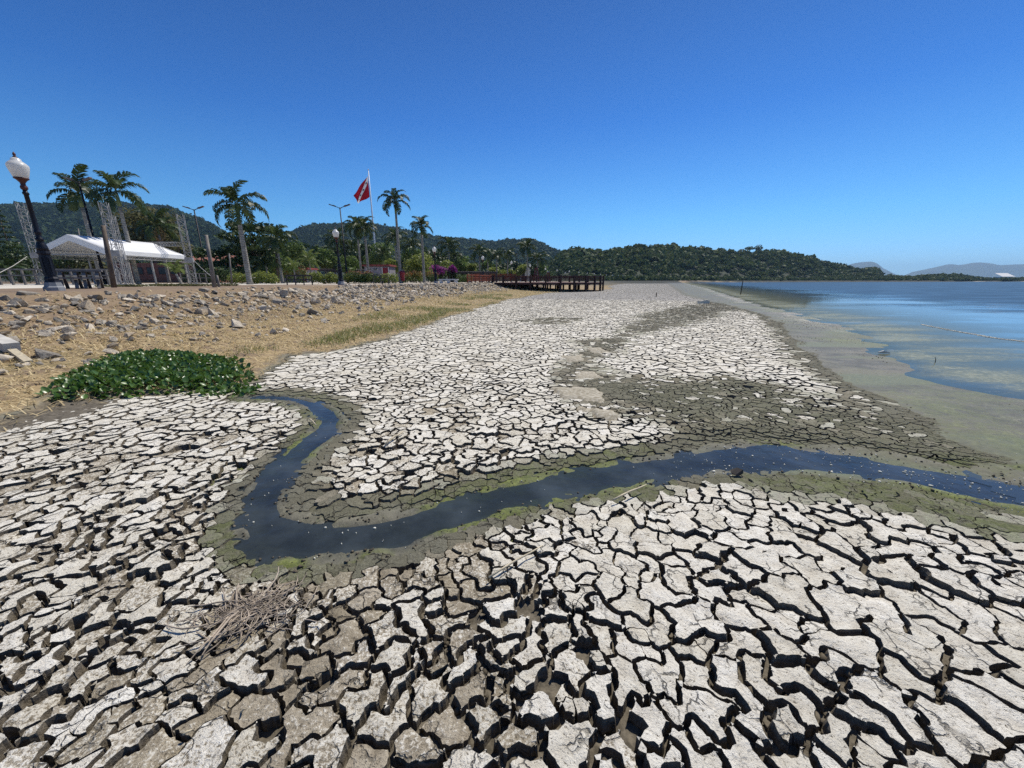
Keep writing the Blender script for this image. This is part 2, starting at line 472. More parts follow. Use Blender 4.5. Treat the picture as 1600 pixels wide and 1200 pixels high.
# ------------------------------------------------------------------ ground material
def ground_material():
    t = NT("ground")
    p = t.pos()
    grass, wet, algae, sand = t.rgb(t.attr("zone_a"))
    dry, path, dirt, deep = t.rgb(t.attr("zone_b"))
    n1 = t.noise(p, 3.0, 8, 0.6); n2 = t.noise(p, 22.0, 8, 0.65); n3 = t.noise(p, 90.0, 6, 0.7)
    # bare mud between the plates
    c = t.mix(t.step(n2, 0.3, 0.72), (0.075, 0.064, 0.046), (0.185, 0.160, 0.120))
    bare = c
    # far cracked crust
    wv = t.node("VectorMath", {"operation": "ADD"}, i0=p, i1=t.node("VectorMath", {"operation": "SCALE"}, i0=t.node("TexNoise", None, Vector=p, Scale=5.0, Detail=3).outputs["Color"], Scale=0.12).outputs[0]).outputs[0]
    flat = t.node("VectorMath", {"operation": "MULTIPLY"}, i0=wv, i1=(1, 1, 0)).outputs[0]
    e = t.vor(flat, 3.6)
    crk = t.step(e, 0.05, 0.13)
    pale = t.mix(t.step(n2, 0.3, 0.7), (0.35, 0.325, 0.28), (0.52, 0.495, 0.45))
    olive = t.mix(t.step(n2, 0.3, 0.7), (0.135, 0.130, 0.095), (0.215, 0.205, 0.155))
    top = t.mix(t.step(dry, 0.2, 0.75), olive, pale)
    far = t.mix(crk, (0.05, 0.045, 0.035), top)
    isfar = t.step(t.node("VectorMath", {"operation": "LENGTH"}, i0=p).outputs["Value"], 28.5, 31.0)
    crust = t.mix(isfar, bare, far)
    c = t.mix(t.step(dry, 0.10, 0.24), olive, crust)
    # wet mud of the shore
    wm = t.mix(t.step(n1, 0.35, 0.65), (0.052, 0.052, 0.039), (0.108, 0.103, 0.076))
    wm = t.mix(t.math('MULTIPLY', t.step(n2, 0.50, 0.66), t.step(n1, 0.40, 0.62)), wm, (0.24, 0.225, 0.165))
    wm = t.mix(t.math('MULTIPLY', t.step(t.noise(p, 34.0, 6, 0.7), 0.52, 0.60), t.step(n1, 0.62, 0.44)), wm, (0.034, 0.032, 0.024))
    wm = t.mix(t.step(n3, 0.62, 0.68), wm, (0.36, 0.345, 0.27))
    sm = t.node("Mapping", {"vector_type": "POINT"}, Vector=p)
    sm.inputs["Rotation"].default_value = (0, 0, math.radians(-36)); sm.inputs["Scale"].default_value = (0.22, 1.0, 1.0)
    ns = t.noise(sm.outputs[0], 1.5, 7, 0.62, 0.4)
    wm = t.mix(t.step(ns, 0.50, 0.62), wm, t.mix(t.step(n2, 0.35, 0.65), (0.110, 0.100, 0.068), (0.165, 0.150, 0.106)))
    wm = t.mix(t.math('MULTIPLY', t.step(ns, 0.47, 0.38), t.step(n2, 0.44, 0.56)), wm, (0.055, 0.052, 0.040))
    wm = t.mix(t.step(t.noise(sm.outputs[0], 0.8, 6, 0.6), 0.50, 0.62), wm, t.mix(t.step(n2, 0.35, 0.65), (0.080, 0.098, 0.052), (0.135, 0.150, 0.080)))
    c = t.mix(wet, c, wm)
    ng = t.noise(p, 9.0, 8, 0.7)
    am = t.math("MULTIPLY", algae, t.step(t.math("ADD", ng, t.math("MULTIPLY", algae, 0.25)), 0.48, 0.72))
    c = t.mix(am, c, t.mix(t.step(n2, 0.35, 0.65), (0.075, 0.090, 0.024), (0.19, 0.215, 0.050)))
    c = t.mix(t.math('MULTIPLY', algae, t.math('MULTIPLY', t.step(n2, 0.50, 0.58), t.step(t.noise(p, 6.0, 4), 0.42, 0.55))), c, (0.050, 0.052, 0.028))
    c = t.mix(t.math('MULTIPLY', t.math('MAXIMUM', algae, wet), t.step(n3, 0.62, 0.67)), c, (0.30, 0.30, 0.20))
    sn = t.mix(t.step(n2, 0.35, 0.7), (0.27, 0.235, 0.165), (0.52, 0.475, 0.38))
    c = t.mix(t.step(t.math("ADD", sand, t.math("MULTIPLY", t.math("SUBTRACT", n2, 0.5), 1.1)), 0.36, 0.52), c, sn)
    # dry grass and soil of the bank
    sg = t.mix(t.step(n2, 0.3, 0.7), (0.25, 0.175, 0.088), (0.46, 0.355, 0.190))
    soil = t.mix(t.step(n3, 0.3, 0.7), (0.15, 0.103, 0.066), (0.29, 0.212, 0.143))
    sg = t.mix(t.step(n1, 0.45, 0.62), sg, soil)
    gg = t.mix(t.step(n2, 0.3, 0.7), (0.10, 0.095, 0.032), (0.20, 0.175, 0.07))
    sg = t.mix(t.math("MULTIPLY", t.step(t.noise(p, 0.55, 5), 0.55, 0.72), 0.55), sg, gg)
    c = t.mix(grass, c, sg)
    c = t.mix(dirt, c, soil)
    pv = t.mix(t.step(n1, 0.3, 0.7), (0.56, 0.51, 0.42), (0.66, 0.61, 0.52))
    c = t.mix(path, c, pv)
    c = t.mix(deep, c, (0.030, 0.034, 0.026))
    h = t.math("ADD", t.math("MULTIPLY", n2, 0.6), t.math("MULTIPLY", n3, 0.35))
    h = t.math("ADD", h, t.math("MULTIPLY", t.math("MULTIPLY", crk, isfar), 1.5))
    b = t.bump(h, 0.8, 0.02)
    rough = t.mix(t.math("MAXIMUM", wet, t.math("MULTIPLY", algae, 0.6)), (0.95,) * 3, (0.55,) * 3)
    return t.end(t.bsdf(c, rough, b, 0.3))
M_GROUND = ground_material()

def build_ground():
    az = np.radians(np.concatenate([np.linspace(-180, -66, 40)[:-1], np.linspace(-66, 66, 430), np.linspace(66, 180, 40)[1:-1]]))
    rr = np.concatenate([[0.0], np.geomspace(0.3, 60, 360), np.geomspace(60, 700, 90)[1:], np.geomspace(700, 3500, 14)[1:]])
    A, R = np.meshgrid(az, rr[1:])
    X = np.concatenate([[0.0], (R * np.sin(A)).ravel()]); Y = np.concatenate([[0.0], (R * np.cos(A)).ravel()])
    f = fields(X, Y)
    Z = height(X, Y, f)
    na, nr = len(az), len(rr) - 1
    idx = np.arange(na * nr).reshape(nr, na) + 1
    a = idx[:-1]; b = idx[1:]
    j = np.arange(na); k = (j + 1) % na
    quads = np.stack([a[:, j], a[:, k], b[:, k], b[:, j]], -1).reshape(-1, 4)
    tris = np.stack([np.zeros(na, int), idx[0, k], idx[0, j]], 1)
    r = np.hypot(X, Y)
    grass = sstep(-0.05, 0.25, f["g"] + fbm(X, Y, 5, 4, 91) * 0.25)
    wet = np.maximum(f["wetmud"], sstep(0.12, -0.02, f["dc"]) * 0.9) * (1 - grass)
    alg = sstep(0.60, 0.05, f["dc"] + 0.45 * fbm(X, Y, 1.3, 4, 92)) * np.clip(0.12 + 1.15 * sstep(0.42, 0.68, vnoise(X * 1.3, Y * 1.3, 93) + 0.25 * fbm(X, Y, 5, 3, 94)), 0.0, 1) * sstep(-0.4, 0.0, f["dc"])
    dist_sh = -f["dl"]
    alg = np.maximum(alg, f["green"] * 0.95)
    alg = np.maximum(alg, 0.35 * f["olive"] * (0.5 + fbm(X, Y, 0.7, 3, 95)))
    alg = np.maximum(alg, f["wetmud"] * np.clip(0.85 * sstep(7, 0.5, dist_sh) * (0.35 + 0.9 * fbm(X, Y, 0.8, 4, 97)), 0, 1))
    alg = np.clip(alg, 0, 1) * (1 - grass)
    scum = sstep(-2.6, -0.7, f["dl"]) * sstep(0.9, 0.1, f["dl"]) * sstep(8, 14, Y) * (0.36 + 0.26 * fbm(X, Y, 0.6, 4, 99))
    esp = sstep(0.15, -0.05, f["d"])
    d = f["d"]
    path = esp * np.maximum(sstep(-6.5, -7.2, d) * sstep(40, 30, Y), sstep(-1.0, -1.3, d) * sstep(-4.4, -4.0, d) * sstep(24, 30, Y))
    path = np.maximum(path, esp * sstep(-9, -10, d) * sstep(-30, -29, d))
    dirt = np.clip(esp * (1 - path) + sstep(5.2, 2.2, d + 2.2 * fbm(X, Y, 0.6, 4, 89)) * (d > -0.2) * 0.75, 0, 1)
    deep = sstep(0.3, 8.0, f["dl"]) * 0.9
    deep = np.maximum(deep, 0.75 * sstep(0.75, 0.0, (f['dc'] + f['hw']) / np.maximum(f['hw'], .05)) * (Y < 40) * (f["d"] > 9))
    farland = sstep(95, 170, r) * (f['dl'] < -1) * np.where(f['d'] < 0, 1.0, np.maximum(grass, sstep(150, 220, r)))
    deep = np.maximum(deep, farland * np.where(f['d'] < 0, 0.9, 0.55 + 0.4 * sstep(200, 260, r)))
    dirt = dirt * (1 - farland); grass_far = grass * (1 - farland * 0.6)
    za = np.stack([grass_far, wet, alg, np.maximum(f["sand"], scum)], 1)
    zb = np.stack([f["D"], path, dirt, deep], 1)
    polys = [quads, tris]
    fd = np.concatenate([d[quads].mean(1), d[tris].mean(1)])
    fg = np.concatenate([f["g"][quads].mean(1), f["g"][tris].mean(1)])
    isesp = fd < -0.05
    isemb = (~isesp) & (fg > 0)
    out = []
    nq = len(quads)
    for nm, sel in (("mudflat", ~(isesp | isemb)), ("embankment", isemb), ("esplanade", isesp)):
        q = quads[sel[:nq]]; tr = tris[sel[nq:]]
        used = np.unique(np.concatenate([q.ravel(), tr.ravel()]))
        mp = np.zeros(len(X), int); mp[used] = np.arange(len(used))
        V = np.stack([X, Y, Z], 1)[used]
        me = mesh_np(nm, V, [mp[q]] + ([mp[tr]] if len(tr) else []), {"zone_a": za[used], "zone_b": zb[used]}, True)
        out.append(link(nm, me, M_GROUND, kind="structure"))
    return out
MUDFLAT, EMBANKMENT, ESPLANADE = build_ground()

# ------------------------------------------------------------------ cracked mud plates
def plate_material():
    t = NT("dry_mud_crust")
    p = t.pos()
    dry, rnd, top, crust = t.rgb(t.attr("tone"))
    n1 = t.noise(p, 14, 8, 0.62); n2 = t.noise(p, 70, 8, 0.7, 0.4); n3 = t.noise(p, 240, 4, 0.7)
    tan = t.mix(t.step(n1, 0.3, 0.7), (0.29, 0.245, 0.175), (0.49, 0.43, 0.325))
    white = t.mix(t.step(n1, 0.3, 0.7), (0.68, 0.63, 0.525), (0.86, 0.825, 0.725))
    mk = t.step(t.math("ADD", n2, t.math("MULTIPLY", t.math("SUBTRACT", crust, 0.5), 0.55)), 0.43, 0.53)
    c = t.mix(mk, tan, white)
    pits = t.step(t.math("ADD", t.math("MULTIPLY", n2, 0.6), t.math("MULTIPLY", n3, 0.4)), 0.405, 0.455)
    c = t.mix(pits, (0.13, 0.110, 0.082), c)
    ol = t.mix(t.step(n2, 0.3, 0.7), (0.125, 0.119, 0.085), (0.215, 0.205, 0.155))
    gr = t.mix(t.step(n2, 0.35, 0.65), (0.085, 0.100, 0.036), (0.185, 0.205, 0.085))
    ol = t.mix(t.math('MULTIPLY', crust, t.step(n1, 0.30, 0.60)), ol, gr)
    c = t.mix(t.step(dry, 0.25, 0.72), ol, c)
    c = t.mix(1.0, c, t.node("CombineColor", None, Red=t.math("MULTIPLY_ADD", rnd, 0.24, 0.84), Green=t.math("MULTIPLY_ADD", rnd, 0.26, 0.82), Blue=t.math("MULTIPLY_ADD", rnd, 0.32, 0.77)).outputs[0], "MULTIPLY")
    side = t.mix(t.step(n2, 0.3, 0.7), (0.110, 0.092, 0.066), (0.255, 0.218, 0.165))
    c = t.mix(t.step(top, 0.35, 0.75), side, c)
    warp = t.node("VectorMath", {"operation": "ADD"}, i0=p, i1=t.node("VectorMath", {"operation": "SCALE"}, i0=t.node("TexNoise", None, Vector=p, Scale=18.0, Detail=4).outputs["Color"], Scale=0.09).outputs[0]).outputs[0]
    ed = t.step(t.vor(warp, 9.0), 0.0, 0.045)
    gate = t.step(t.noise(p, 5.0, 3), 0.42, 0.52)
    ed = t.math("MAXIMUM", ed, gate)
    c = t.mix(t.math("MULTIPLY_ADD", ed, 0.75, 0.25), (0.05, 0.043, 0.032), c)
    h = t.math("ADD", t.math("MULTIPLY", n2, 0.55), t.math("MULTIPLY", n1, 0.7))
    h = t.math("ADD", h, t.math("MULTIPLY", n3, 0.16))
    h = t.math("ADD", h, t.math("MULTIPLY", ed, 0.5))
    return t.end(t.bsdf(c, 0.93, t.bump(h, 1.0, 0.024), 0.15))
M_PLATE = plate_material()

def build_plates():
    # sites: darts with a spacing that changes over the flat
    N = 260000
    y = -1.2 + 34.8 * RNG.random(N) ** 1.25
    x = (RNG.random(N) * 2 - 1) * np.minimum(1.5 * (y + 1.2) + 2.6, 20)
    keep = (x > -9) & (np.hypot(x, y) < 33)
    x = x[keep]; y = y[keep]
    f = fields(x, y)
    keep = (f["g"] < 0.5) & (f["dc"] > -0.25) & ((f["wetmud"] < 0.98) | (f["edge"] > 0.02))
    x = x[keep]; y = y[keep]
    D = f["D"][keep]; ol = f["olive"][keep]; gr = f["green"][keep]; dk = f["dark"][keep]; eg = f["edge"][keep]; wm = f["wetmud"][keep]; dcc = f["dc"][keep]
    r = np.hypot(x, y)
    sp = np.interp(r, [1, 2.5, 6, 12, 33], [0.165, 0.180, 0.195, 0.195, 0.24])
    sp = sp * (0.62 + 0.75 * RNG.random(len(x)) ** 0.9)
    sp = sp * (1 + 0.40 * sstep(0.4, 1.6, x) * sstep(4, 2.5, r))
    sp = sp * (1 + 0.20 * fbm(x, y, 0.6, 3, 101))
    sp = sp * (1 - 0.42 * ol) * (1 - 0.36 * dk) * (1 - 0.4 * eg) * (1 - 0.15 * gr)
    sp = sp * (0.72 + 0.28 * sstep(0.0, 0.7, dcc)) * (1.0 + 0.3 * sstep(0.5, 0.9, wm))
    cell = 0.2
    def darts(x, y, sp):
      grid = {}
      px = []
      for i in range(len(x)):
        xi, yi, s = x[i], y[i], sp[i]
        cx, cy = int(xi / cell + 500), int(yi / cell)
        ok = True
        for ax in range(cx - 2, cx + 3):
            for ay in range(cy - 2, cy + 3):
                for (qx, qy) in grid.get((ax, ay), ()):
                    if (qx - xi) ** 2 + (qy - yi) ** 2 < s * s: ok = False; break
                if not ok: break
            if not ok: break
        if ok:
            grid.setdefault((cx, cy), []).append((xi, yi)); px.append(i)
      return px
    inframe = np.abs(x) < 1.42 * y + 1.0
    near = sstep(6.5, 4.5, r) * inframe
    coarse = darts(x[r < 7], y[r < 7], sp[r < 7] * 0.72)
    CS = np.stack([x[r < 7][coarse], y[r < 7][coarse]], 1)
    # extra darts close by for the fine pieces
    x2 = np.concatenate([x, x[r < 6.6] + RNG.normal(0, .05, (r < 6.6).sum()), x[r < 6.6] + RNG.normal(0, .05, (r < 6.6).sum())])
    y2 = np.concatenate([y, y[r < 6.6] + RNG.normal(0, .05, (r < 6.6).sum()), y[r < 6.6] + RNG.normal(0, .05, (r < 6.6).sum())])
    sp2 = np.concatenate([sp * (0.60 - 0.24 * near), np.where(inframe[r < 6.6], sp[r < 6.6] * 0.36 + 0.03 * (1 - near[r < 6.6]), 0.2), np.where(inframe[r < 6.6], sp[r < 6.6] * 0.36 + 0.03 * (1 - near[r < 6.6]), 0.2)])
    x, y = x2, y2
    px = darts(x, y, sp2)
    S = np.stack([x[px], y[px]], 1)
    print("plate sites", len(S))
    vs, es, fs, *_ = delaunay_2d_cdt([Vector(p) for p in S], [], [], 0, 1e-6)
    T = np.array(fs); V = np.array([tuple(v) for v in vs])
    a, b, c = V[T[:, 0]], V[T[:, 1]], V[T[:, 2]]
    d = 2 * (a[:, 0] * (b[:, 1] - c[:, 1]) + b[:, 0] * (c[:, 1] - a[:, 1]) + c[:, 0] * (a[:, 1] - b[:, 1]))
    d = np.where(np.abs(d) < 1e-9, 1e-9, d)
    a2, b2, c2 = (a ** 2).sum(1), (b ** 2).sum(1), (c ** 2).sum(1)
    ux = (a2 * (b[:, 1] - c[:, 1]) + b2 * (c[:, 1] - a[:, 1]) + c2 * (a[:, 1] - b[:, 1])) / d
    uy = (a2 * (c[:, 0] - b[:, 0]) + b2 * (a[:, 0] - c[:, 0]) + c2 * (b[:, 0] - a[:, 0])) / d
    CC = np.stack([ux, uy], 1)
    ctr = (a + b + c) / 3
    off = CC - ctr                                   # keep slivers from flinging their centres away
    ln = np.hypot(off[:, 0], off[:, 1])
    CC = ctr + off * np.minimum(1, 0.35 / np.maximum(ln, 1e-9))[:, None]
    inc = [[] for _ in range(len(V))]
    for ti, tr in enumerate(T):
        for vi in tr: inc[vi].append(ti)
    fv = fields(V[:, 0], V[:, 1])
    # a wavy crack network
    wx = fbm(CC[:, 0], CC[:, 1], 3.0, 2, 111) * 0.03
    CC = CC + np.stack([wx, fbm(CC[:, 0], CC[:, 1], 3.0, 2, 113) * 0.03], 1)
    cells = {}
    for i in range(len(V)):
        if fv["D"][i] < 0.06 or fv["sand"][i] > 0.7 or fv["dc"][i] < 0.05 or fv["g"][i] > 0.1: continue
        if len(inc[i]) < 3: continue
        if V[i, 1] < -0.95 or abs(V[i, 0]) > 1.5 * (V[i, 1] + 1.2) + 2.25: continue
        q = ctr[inc[i]] - V[i]
        o = np.argsort(np.arctan2(q[:, 1], q[:, 0]))
        cells[i] = [inc[i][k] for k in o]
    # plates: close by, several fine pieces make one plate and the seams left inside it stay hairline cracks
    ci = np.array(list(cells))
    pv = V[ci] + np.stack([fbm(V[ci, 0], V[ci, 1], 4, 3, 161), fbm(V[ci, 0], V[ci, 1], 4, 3, 163)], 1) * 0.07
    rv = np.hypot(V[ci, 0], V[ci, 1])
    cluster = {}
    for k, i in enumerate(ci):
        if rv[k] < 5.6 and abs(V[i, 0]) < 1.42 * V[i, 1] + 0.9:
            cluster[int(i)] = int(np.argmin(((CS - pv[k]) ** 2).sum(1)))
        else:
            cluster[int(i)] = 1000000 + int(i)
    e2c = {}
    for i, ring in cells.items():
        for k in range(len(ring)): e2c[(ring[k], ring[(k + 1) % len(ring)])] = i
    owner = {i: i for i in cells}; size = {i: 1 for i in cells}
    keys = list(e2c.items()); random.shuffle(keys)
    merged = {}
    for (p, q), i in keys:
        j = e2c.get((q, p))
        if j is None: continue
        oi, oj = owner[i], owner[j]
        if oi == oj: continue
        if cluster[i] == cluster[j]:
            if random.random() > 0.62: continue
        else:
            if cluster[i] < 1000000 or cluster[j] < 1000000: continue
            if size[oi] + size[oj] > 3 or random.random() > (0.085 if fv["D"][i] > 0.5 else 0.04): continue
        mem = merged.get(oj, [oj])
        for k in mem: owner[k] = oi
        merged[oi] = merged.get(oi, [oi]) + mem
        size[oi] += size[oj]
    groups = {}
    for i, o in owner.items(): groups.setdefault(o, []).append(i)
    plates = []
    for o, mem in groups.items():
        ed = {}; hair = {}
        ms = set(mem)
        for i in mem:
            ring = cells[i]
            for k in range(len(ring)):
                p, q = ring[k], ring[(k + 1) % len(ring)]
                j = e2c.get((q, p))
                if j is not None and j in ms and j != i: continue
                ed[p] = q
                hair[p] = 1.0 if (j is not None and cluster[j] == cluster[i]) else 0.0
        loops = []
        while ed:
            s0 = next(iter(ed)); lp = [s0]; nx = ed.pop(s0)
            while nx != s0 and nx in ed:
                lp.append(nx); nx = ed.pop(nx)
            if nx == s0: loops.append(lp)
        if not loops: continue
        lp = max(loops, key=len)
        q = CC[lp]; qn = np.roll(q, -1, 0)
        ar = 0.5 * np.sum(q[:, 0] * qn[:, 1] - qn[:, 0] * q[:, 1]); pe = np.hypot(*(qn - q).T).sum()
        if ar <= 0 or 4 * math.pi * ar / pe ** 2 < 0.24: continue
        qm = q.mean(0)
        if qm[1] < 3.5 and abs(qm[0]) > 1.42 * qm[1] + 0.8 and (np.hypot(*(q - qm).T).max() > 0.24 or 4 * math.pi * ar / pe ** 2 < 0.5): continue
        if len(lp) >= 3: plates.append((o, CC[lp], [hair[p] for p in lp]))
    print("plates", len(plates))
    # outlines
    outs = []; cen = []; hairs = []; clid = []
    for o, pg, hr in plates:
        clid.append(cluster[o])
        c0 = pg.mean(0); dist = math.hypot(*c0)
        seg = float(np.interp(dist, [1, 3, 6, 12, 20, 33], [0.014, 0.019, 0.036, 0.07, 0.11, 0.17]))
        pts = []
        n = len(pg); hv = []
        for k in range(n):
            p, q = pg[k], pg[(k + 1) % n]
            m = max(1, int(np.ceil(np.hypot(*(q - p)) / seg)))
            tt = np.arange(m)[:, None] / m
            pts.append(p + (q - p) * tt)
            hv += [hr[k]] * m
        hv = np.array(hv)
        for _ in range(3): hv = hv * 0.5 + 0.25 * (np.roll(hv, 1) + np.roll(hv, -1))
        hairs.append(hv)
        outs.append(np.concatenate(pts)); cen.append(c0)
    cen = np.array(cen)
    allp = np.concatenate(outs)
    cnt = np.array([len(q) for q in outs])
    rid = np.repeat(np.arange(len(outs)), cnt)
    dist = np.hypot(allp[:, 0], allp[:, 1])
    X, Y = allp[:, 0], allp[:, 1]
    am = 0.022
    allp = allp + np.stack([fbm(X, Y, 5, 3, 121) * am, fbm(X, Y, 5, 3, 123) * am], 1)
    am2 = (0.021 * sstep(14, 5, dist))[:, None]
    allp = allp + np.stack([fbm(X, Y, 24, 4, 125, .62), fbm(X, Y, 24, 4, 127, .62)], 1) * am2
    fc = fields(cen[:, 0], cen[:, 1])
    rp = RNG.random(len(cen)); rp2 = RNG.random(len(cen))
    tilt = RNG.normal(0, 1, (len(cen), 2))
    zoff = RNG.normal(0, 1, len(cen))
    allh = np.concatenate(hairs)
    clid = np.array(clid); ch = np.abs(np.sin(clid * 12.9898) * 43758.5453) % 1.0; ch2 = np.abs(np.sin(clid * 78.233) * 24634.6345) % 1.0; ch3 = np.abs(np.sin(clid * 39.425) * 35634.6345) % 1.0
    tilt = np.stack([(ch - .5) * 2.3, (ch2 - .5) * 2.3], 1); zoff = (ch3 - .5) * 3.4
    wn_ = 0.55 + 1.15 * vnoise(allp[:, 0] * 3.5, allp[:, 1] * 3.5, 131) + 0.5 * np.maximum(0, fbm(allp[:, 0], allp[:, 1], 14, 3, 133))
    st = np.concatenate([[0], np.cumsum(cnt)])
    SV = []; SL = []; SS = []; STONE = []; SSM = []; base = 0
    score = []
    data = []
    for i in range(len(outs)):
        pg = allp[st[i]:st[i + 1]]
        c0 = pg.mean(0); dist_i = math.hypot(*c0)
        D = float(fc["D"][i])
        if 0.1 < D < 0.75: D = min(1.0, max(0.07, D + (rp[i] ** 4 - 0.2) * 0.36 * float(sstep(0.3, 0.8, fc['dc'][i]))))
        # offset inwards by half of the crack
        nx = np.roll(pg, -1, 0) - np.roll(pg, 1, 0)
        nx /= np.maximum(np.hypot(nx[:, 0], nx[:, 1]), 1e-9)[:, None]
        nrm = np.stack([-nx[:, 1], nx[:, 0]], 1)
        cw = (0.004 + 0.0225 * float(sstep(0.15, 0.85, D)) ** 1.2 + 0.006 * float(fc["olive"][i]))
        cw *= float(np.interp(dist_i, [1, 2.5, 5, 30], [0.95, 0.86, 0.86, 1.15]))
        half = 0.5 * cw * wn_[st[i]:st[i + 1]] * (0.75 + 0.6 * ch2[i]) * (1 - 0.90 * allh[st[i]:st[i + 1]])
        top = pg + nrm * half[:, None]
        for _ in range(1 if dist_i > 6 else 0):
            top = top * 0.5 + (np.roll(top, 1, 0) + np.roll(top, -1, 0)) * 0.25
        area = 0.5 * np.sum(top[:, 0] * np.roll(top[:, 1], -1) - np.roll(top[:, 0], -1) * top[:, 1])
        if area < 0.0006: continue
        if area < 0.005 and D > 0.5 and rp2[i] < 0.22: continue
        lv = float(sstep(0.04, 0.5, D))
        zt = lv * (zoff[i] * 0.0045) - 0.003 * (1 - lv) + WATER * float(sstep(0.45, 0.0, fc['dc'][i])) * 0.9 + WATER * float(sstep(-2.5, 0, fc['dl'][i]))
        tl = tilt[i] * (0.026 * lv)
        kz = lambda q: zt + (q[:, 0] - c0[0]) * tl[0] + (q[:, 1] - c0[1]) * tl[1]
        crust = float(np.clip(0.60 + 0.30 * sstep(-0.4, 1.0, c0[0]) - 0.22 * sstep(-1.7, -1.0, c0[0]) * sstep(0.2, -0.4, c0[0]) * sstep(3.2, 2.2, dist_i) + 0.25 * sstep(4, 9, dist_i) + (ch3[i] - 0.5) * 0.45 + (rp[i] - .5) * .15, 0, 1))
        if D < 0.45:
            crust = float(np.clip(fc['green'][i] * 1.1 + 0.9 * sstep(0.75, 0.1, fc['dc'][i]) * sstep(0.35, 0.65, vnoise(c0[0] * 1.1, c0[1] * 1.1, 93)) + 0.35 * fc['olive'][i], 0, 1)) * (0.6 + 0.4 * rp[i])
        rnd = 0.7 * ch[i] + 0.3 * rp[i]
        curl = -0.011 + 0.019 * ch2[i]
        n = len(top)
        sd = 0.060
        if dist_i < 3.7 and abs(c0[0]) < 1.5 * c0[1] + 0.9:
            lo = top.min(0); hi = top.max(0)
            gs = 0.027 if dist_i < 2.2 else 0.05
            gx, gy = np.meshgrid(np.arange(lo[0], hi[0], gs), np.arange(lo[1], hi[1], gs))
            q = np.stack([gx.ravel(), gy.ravel()], 1)
            q = q + RNG.normal(0, gs * 0.18, q.shape)
            q = q[poly_sd(q[:, 0], q[:, 1], [tuple(w) for w in top]) > gs * 0.45]
            try:
                vv, _, ff, *_ = delaunay_2d_cdt([Vector(w) for w in top] + [Vector(w) for w in q], [], [list(range(n))], 1, 1e-7)
            except Exception:
                continue
            vv = np.array([tuple(w) for w in vv])
            if len(ff) == 0: continue
            de = np.maximum(poly_sd(vv[:, 0], vv[:, 1], [tuple(w) for w in top]), 0)
            rl = fbm(vv[:, 0], vv[:, 1], 11, 4, 141) * 0.011 + fbm(vv[:, 0], vv[:, 1], 38, 3, 143) * 0.006
            z = kz(vv) + lv * rl + lv * curl * np.clip(1 - de / 0.035, 0, 1) ** 2
            TV = np.concatenate([vv, z[:, None]], 1)
            TF = [list(w) for w in ff]
            ze = kz(top) + lv * (fbm(top[:, 0], top[:, 1], 11, 4, 141) * 0.011 + fbm(top[:, 0], top[:, 1], 38, 3, 143) * 0.006) + lv * curl
        else:
            ze = kz(top) - lv * 0.004 + lv * fbm(top[:, 0], top[:, 1], 20, 2, 143) * 0.004
            TV = np.concatenate([top, ze[:, None]], 1)
            TF = [list(range(n))]
        # broken sides that widen towards the foot
        jag = fbm(top[:, 0], top[:, 1], 30, 3, 151)
        m1 = top - nrm * (half * (0.10 + 0.45 * np.clip(jag, -0.2, 1)))[:, None]
        m2 = top - nrm * (half * (0.55 + 0.5 * jag))[:, None]
        rings = [np.concatenate([top, ze[:, None]], 1), np.concatenate([m1, (ze - 0.018 - 0.009 * jag)[:, None]], 1),
                 np.concatenate([m2, np.full((n, 1), -sd - 0.012)], 1)]
        SVi = np.concatenate(rings)
        k = np.arange(n); k2 = (k + 1) % n
        sf = np.concatenate([np.stack([k + w * n + n, k2 + w * n + n, k2 + w * n, k + w * n], 1) for w in (0, 1)])
        nt = len(TV)
        loops = [w for g in TF for w in g] + list((sf + nt).ravel())
        sizes = [len(g) for g in TF] + [4] * len(sf)
        Vv = np.concatenate([TV, SVi])
        tone = np.empty((len(Vv), 4), np.float32)
        tone[:, 0] = D; tone[:, 1] = rnd; tone[:, 3] = crust
        tone[:nt, 2] = 1
        sd_t = 0.0 if lv > 0.3 else 0.55
        tone[nt:nt + n, 2] = 0.45 + 0.3 * (1 - lv); tone[nt + n:, 2] = 0.0
        sm = [True] * len(TF) + [False] * len(sf)
        u_in = abs(c0[0]) < 1.36 * (c0[1] * 0.94 + 0.4) and c0[1] > 0.72
        sc = area / (dist_i ** 2 + 2.2) ** 1.5 if u_in else 0
        data.append((sc, Vv, loops, sizes, tone, sm, c0))
    order = sorted(range(len(data)), key=lambda k: -data[k][0])
    for k in order[:300]:
        sc, Vv, loops, sizes, tone, sm, c0 = data[k]
        V2 = Vv - np.array([c0[0], c0[1], 0])
        me = mesh_np("mud_plate", V2, [("var", loops, sizes)], {"tone": tone}, sm)
        link("mud_plate", me, M_PLATE, MUDFLAT, (c0[0], c0[1], 0))
    base = 0
    for k in order[300:]:
        sc, Vv, loops, sizes, tone, sm, c0 = data[k]
        SV.append(Vv); SL.append(np.array(loops) + base); SS += sizes; STONE.append(tone); SSM += sm
        base += len(Vv)
    me = mesh_np("mud_plates", np.concatenate(SV), [("var", np.concatenate(SL), SS)], {"tone": np.concatenate(STONE)}, SSM)
    link("mud_plates", me, M_PLATE, MUDFLAT, kind="stuff")
    print("plate polys", len(SS))
build_plates()

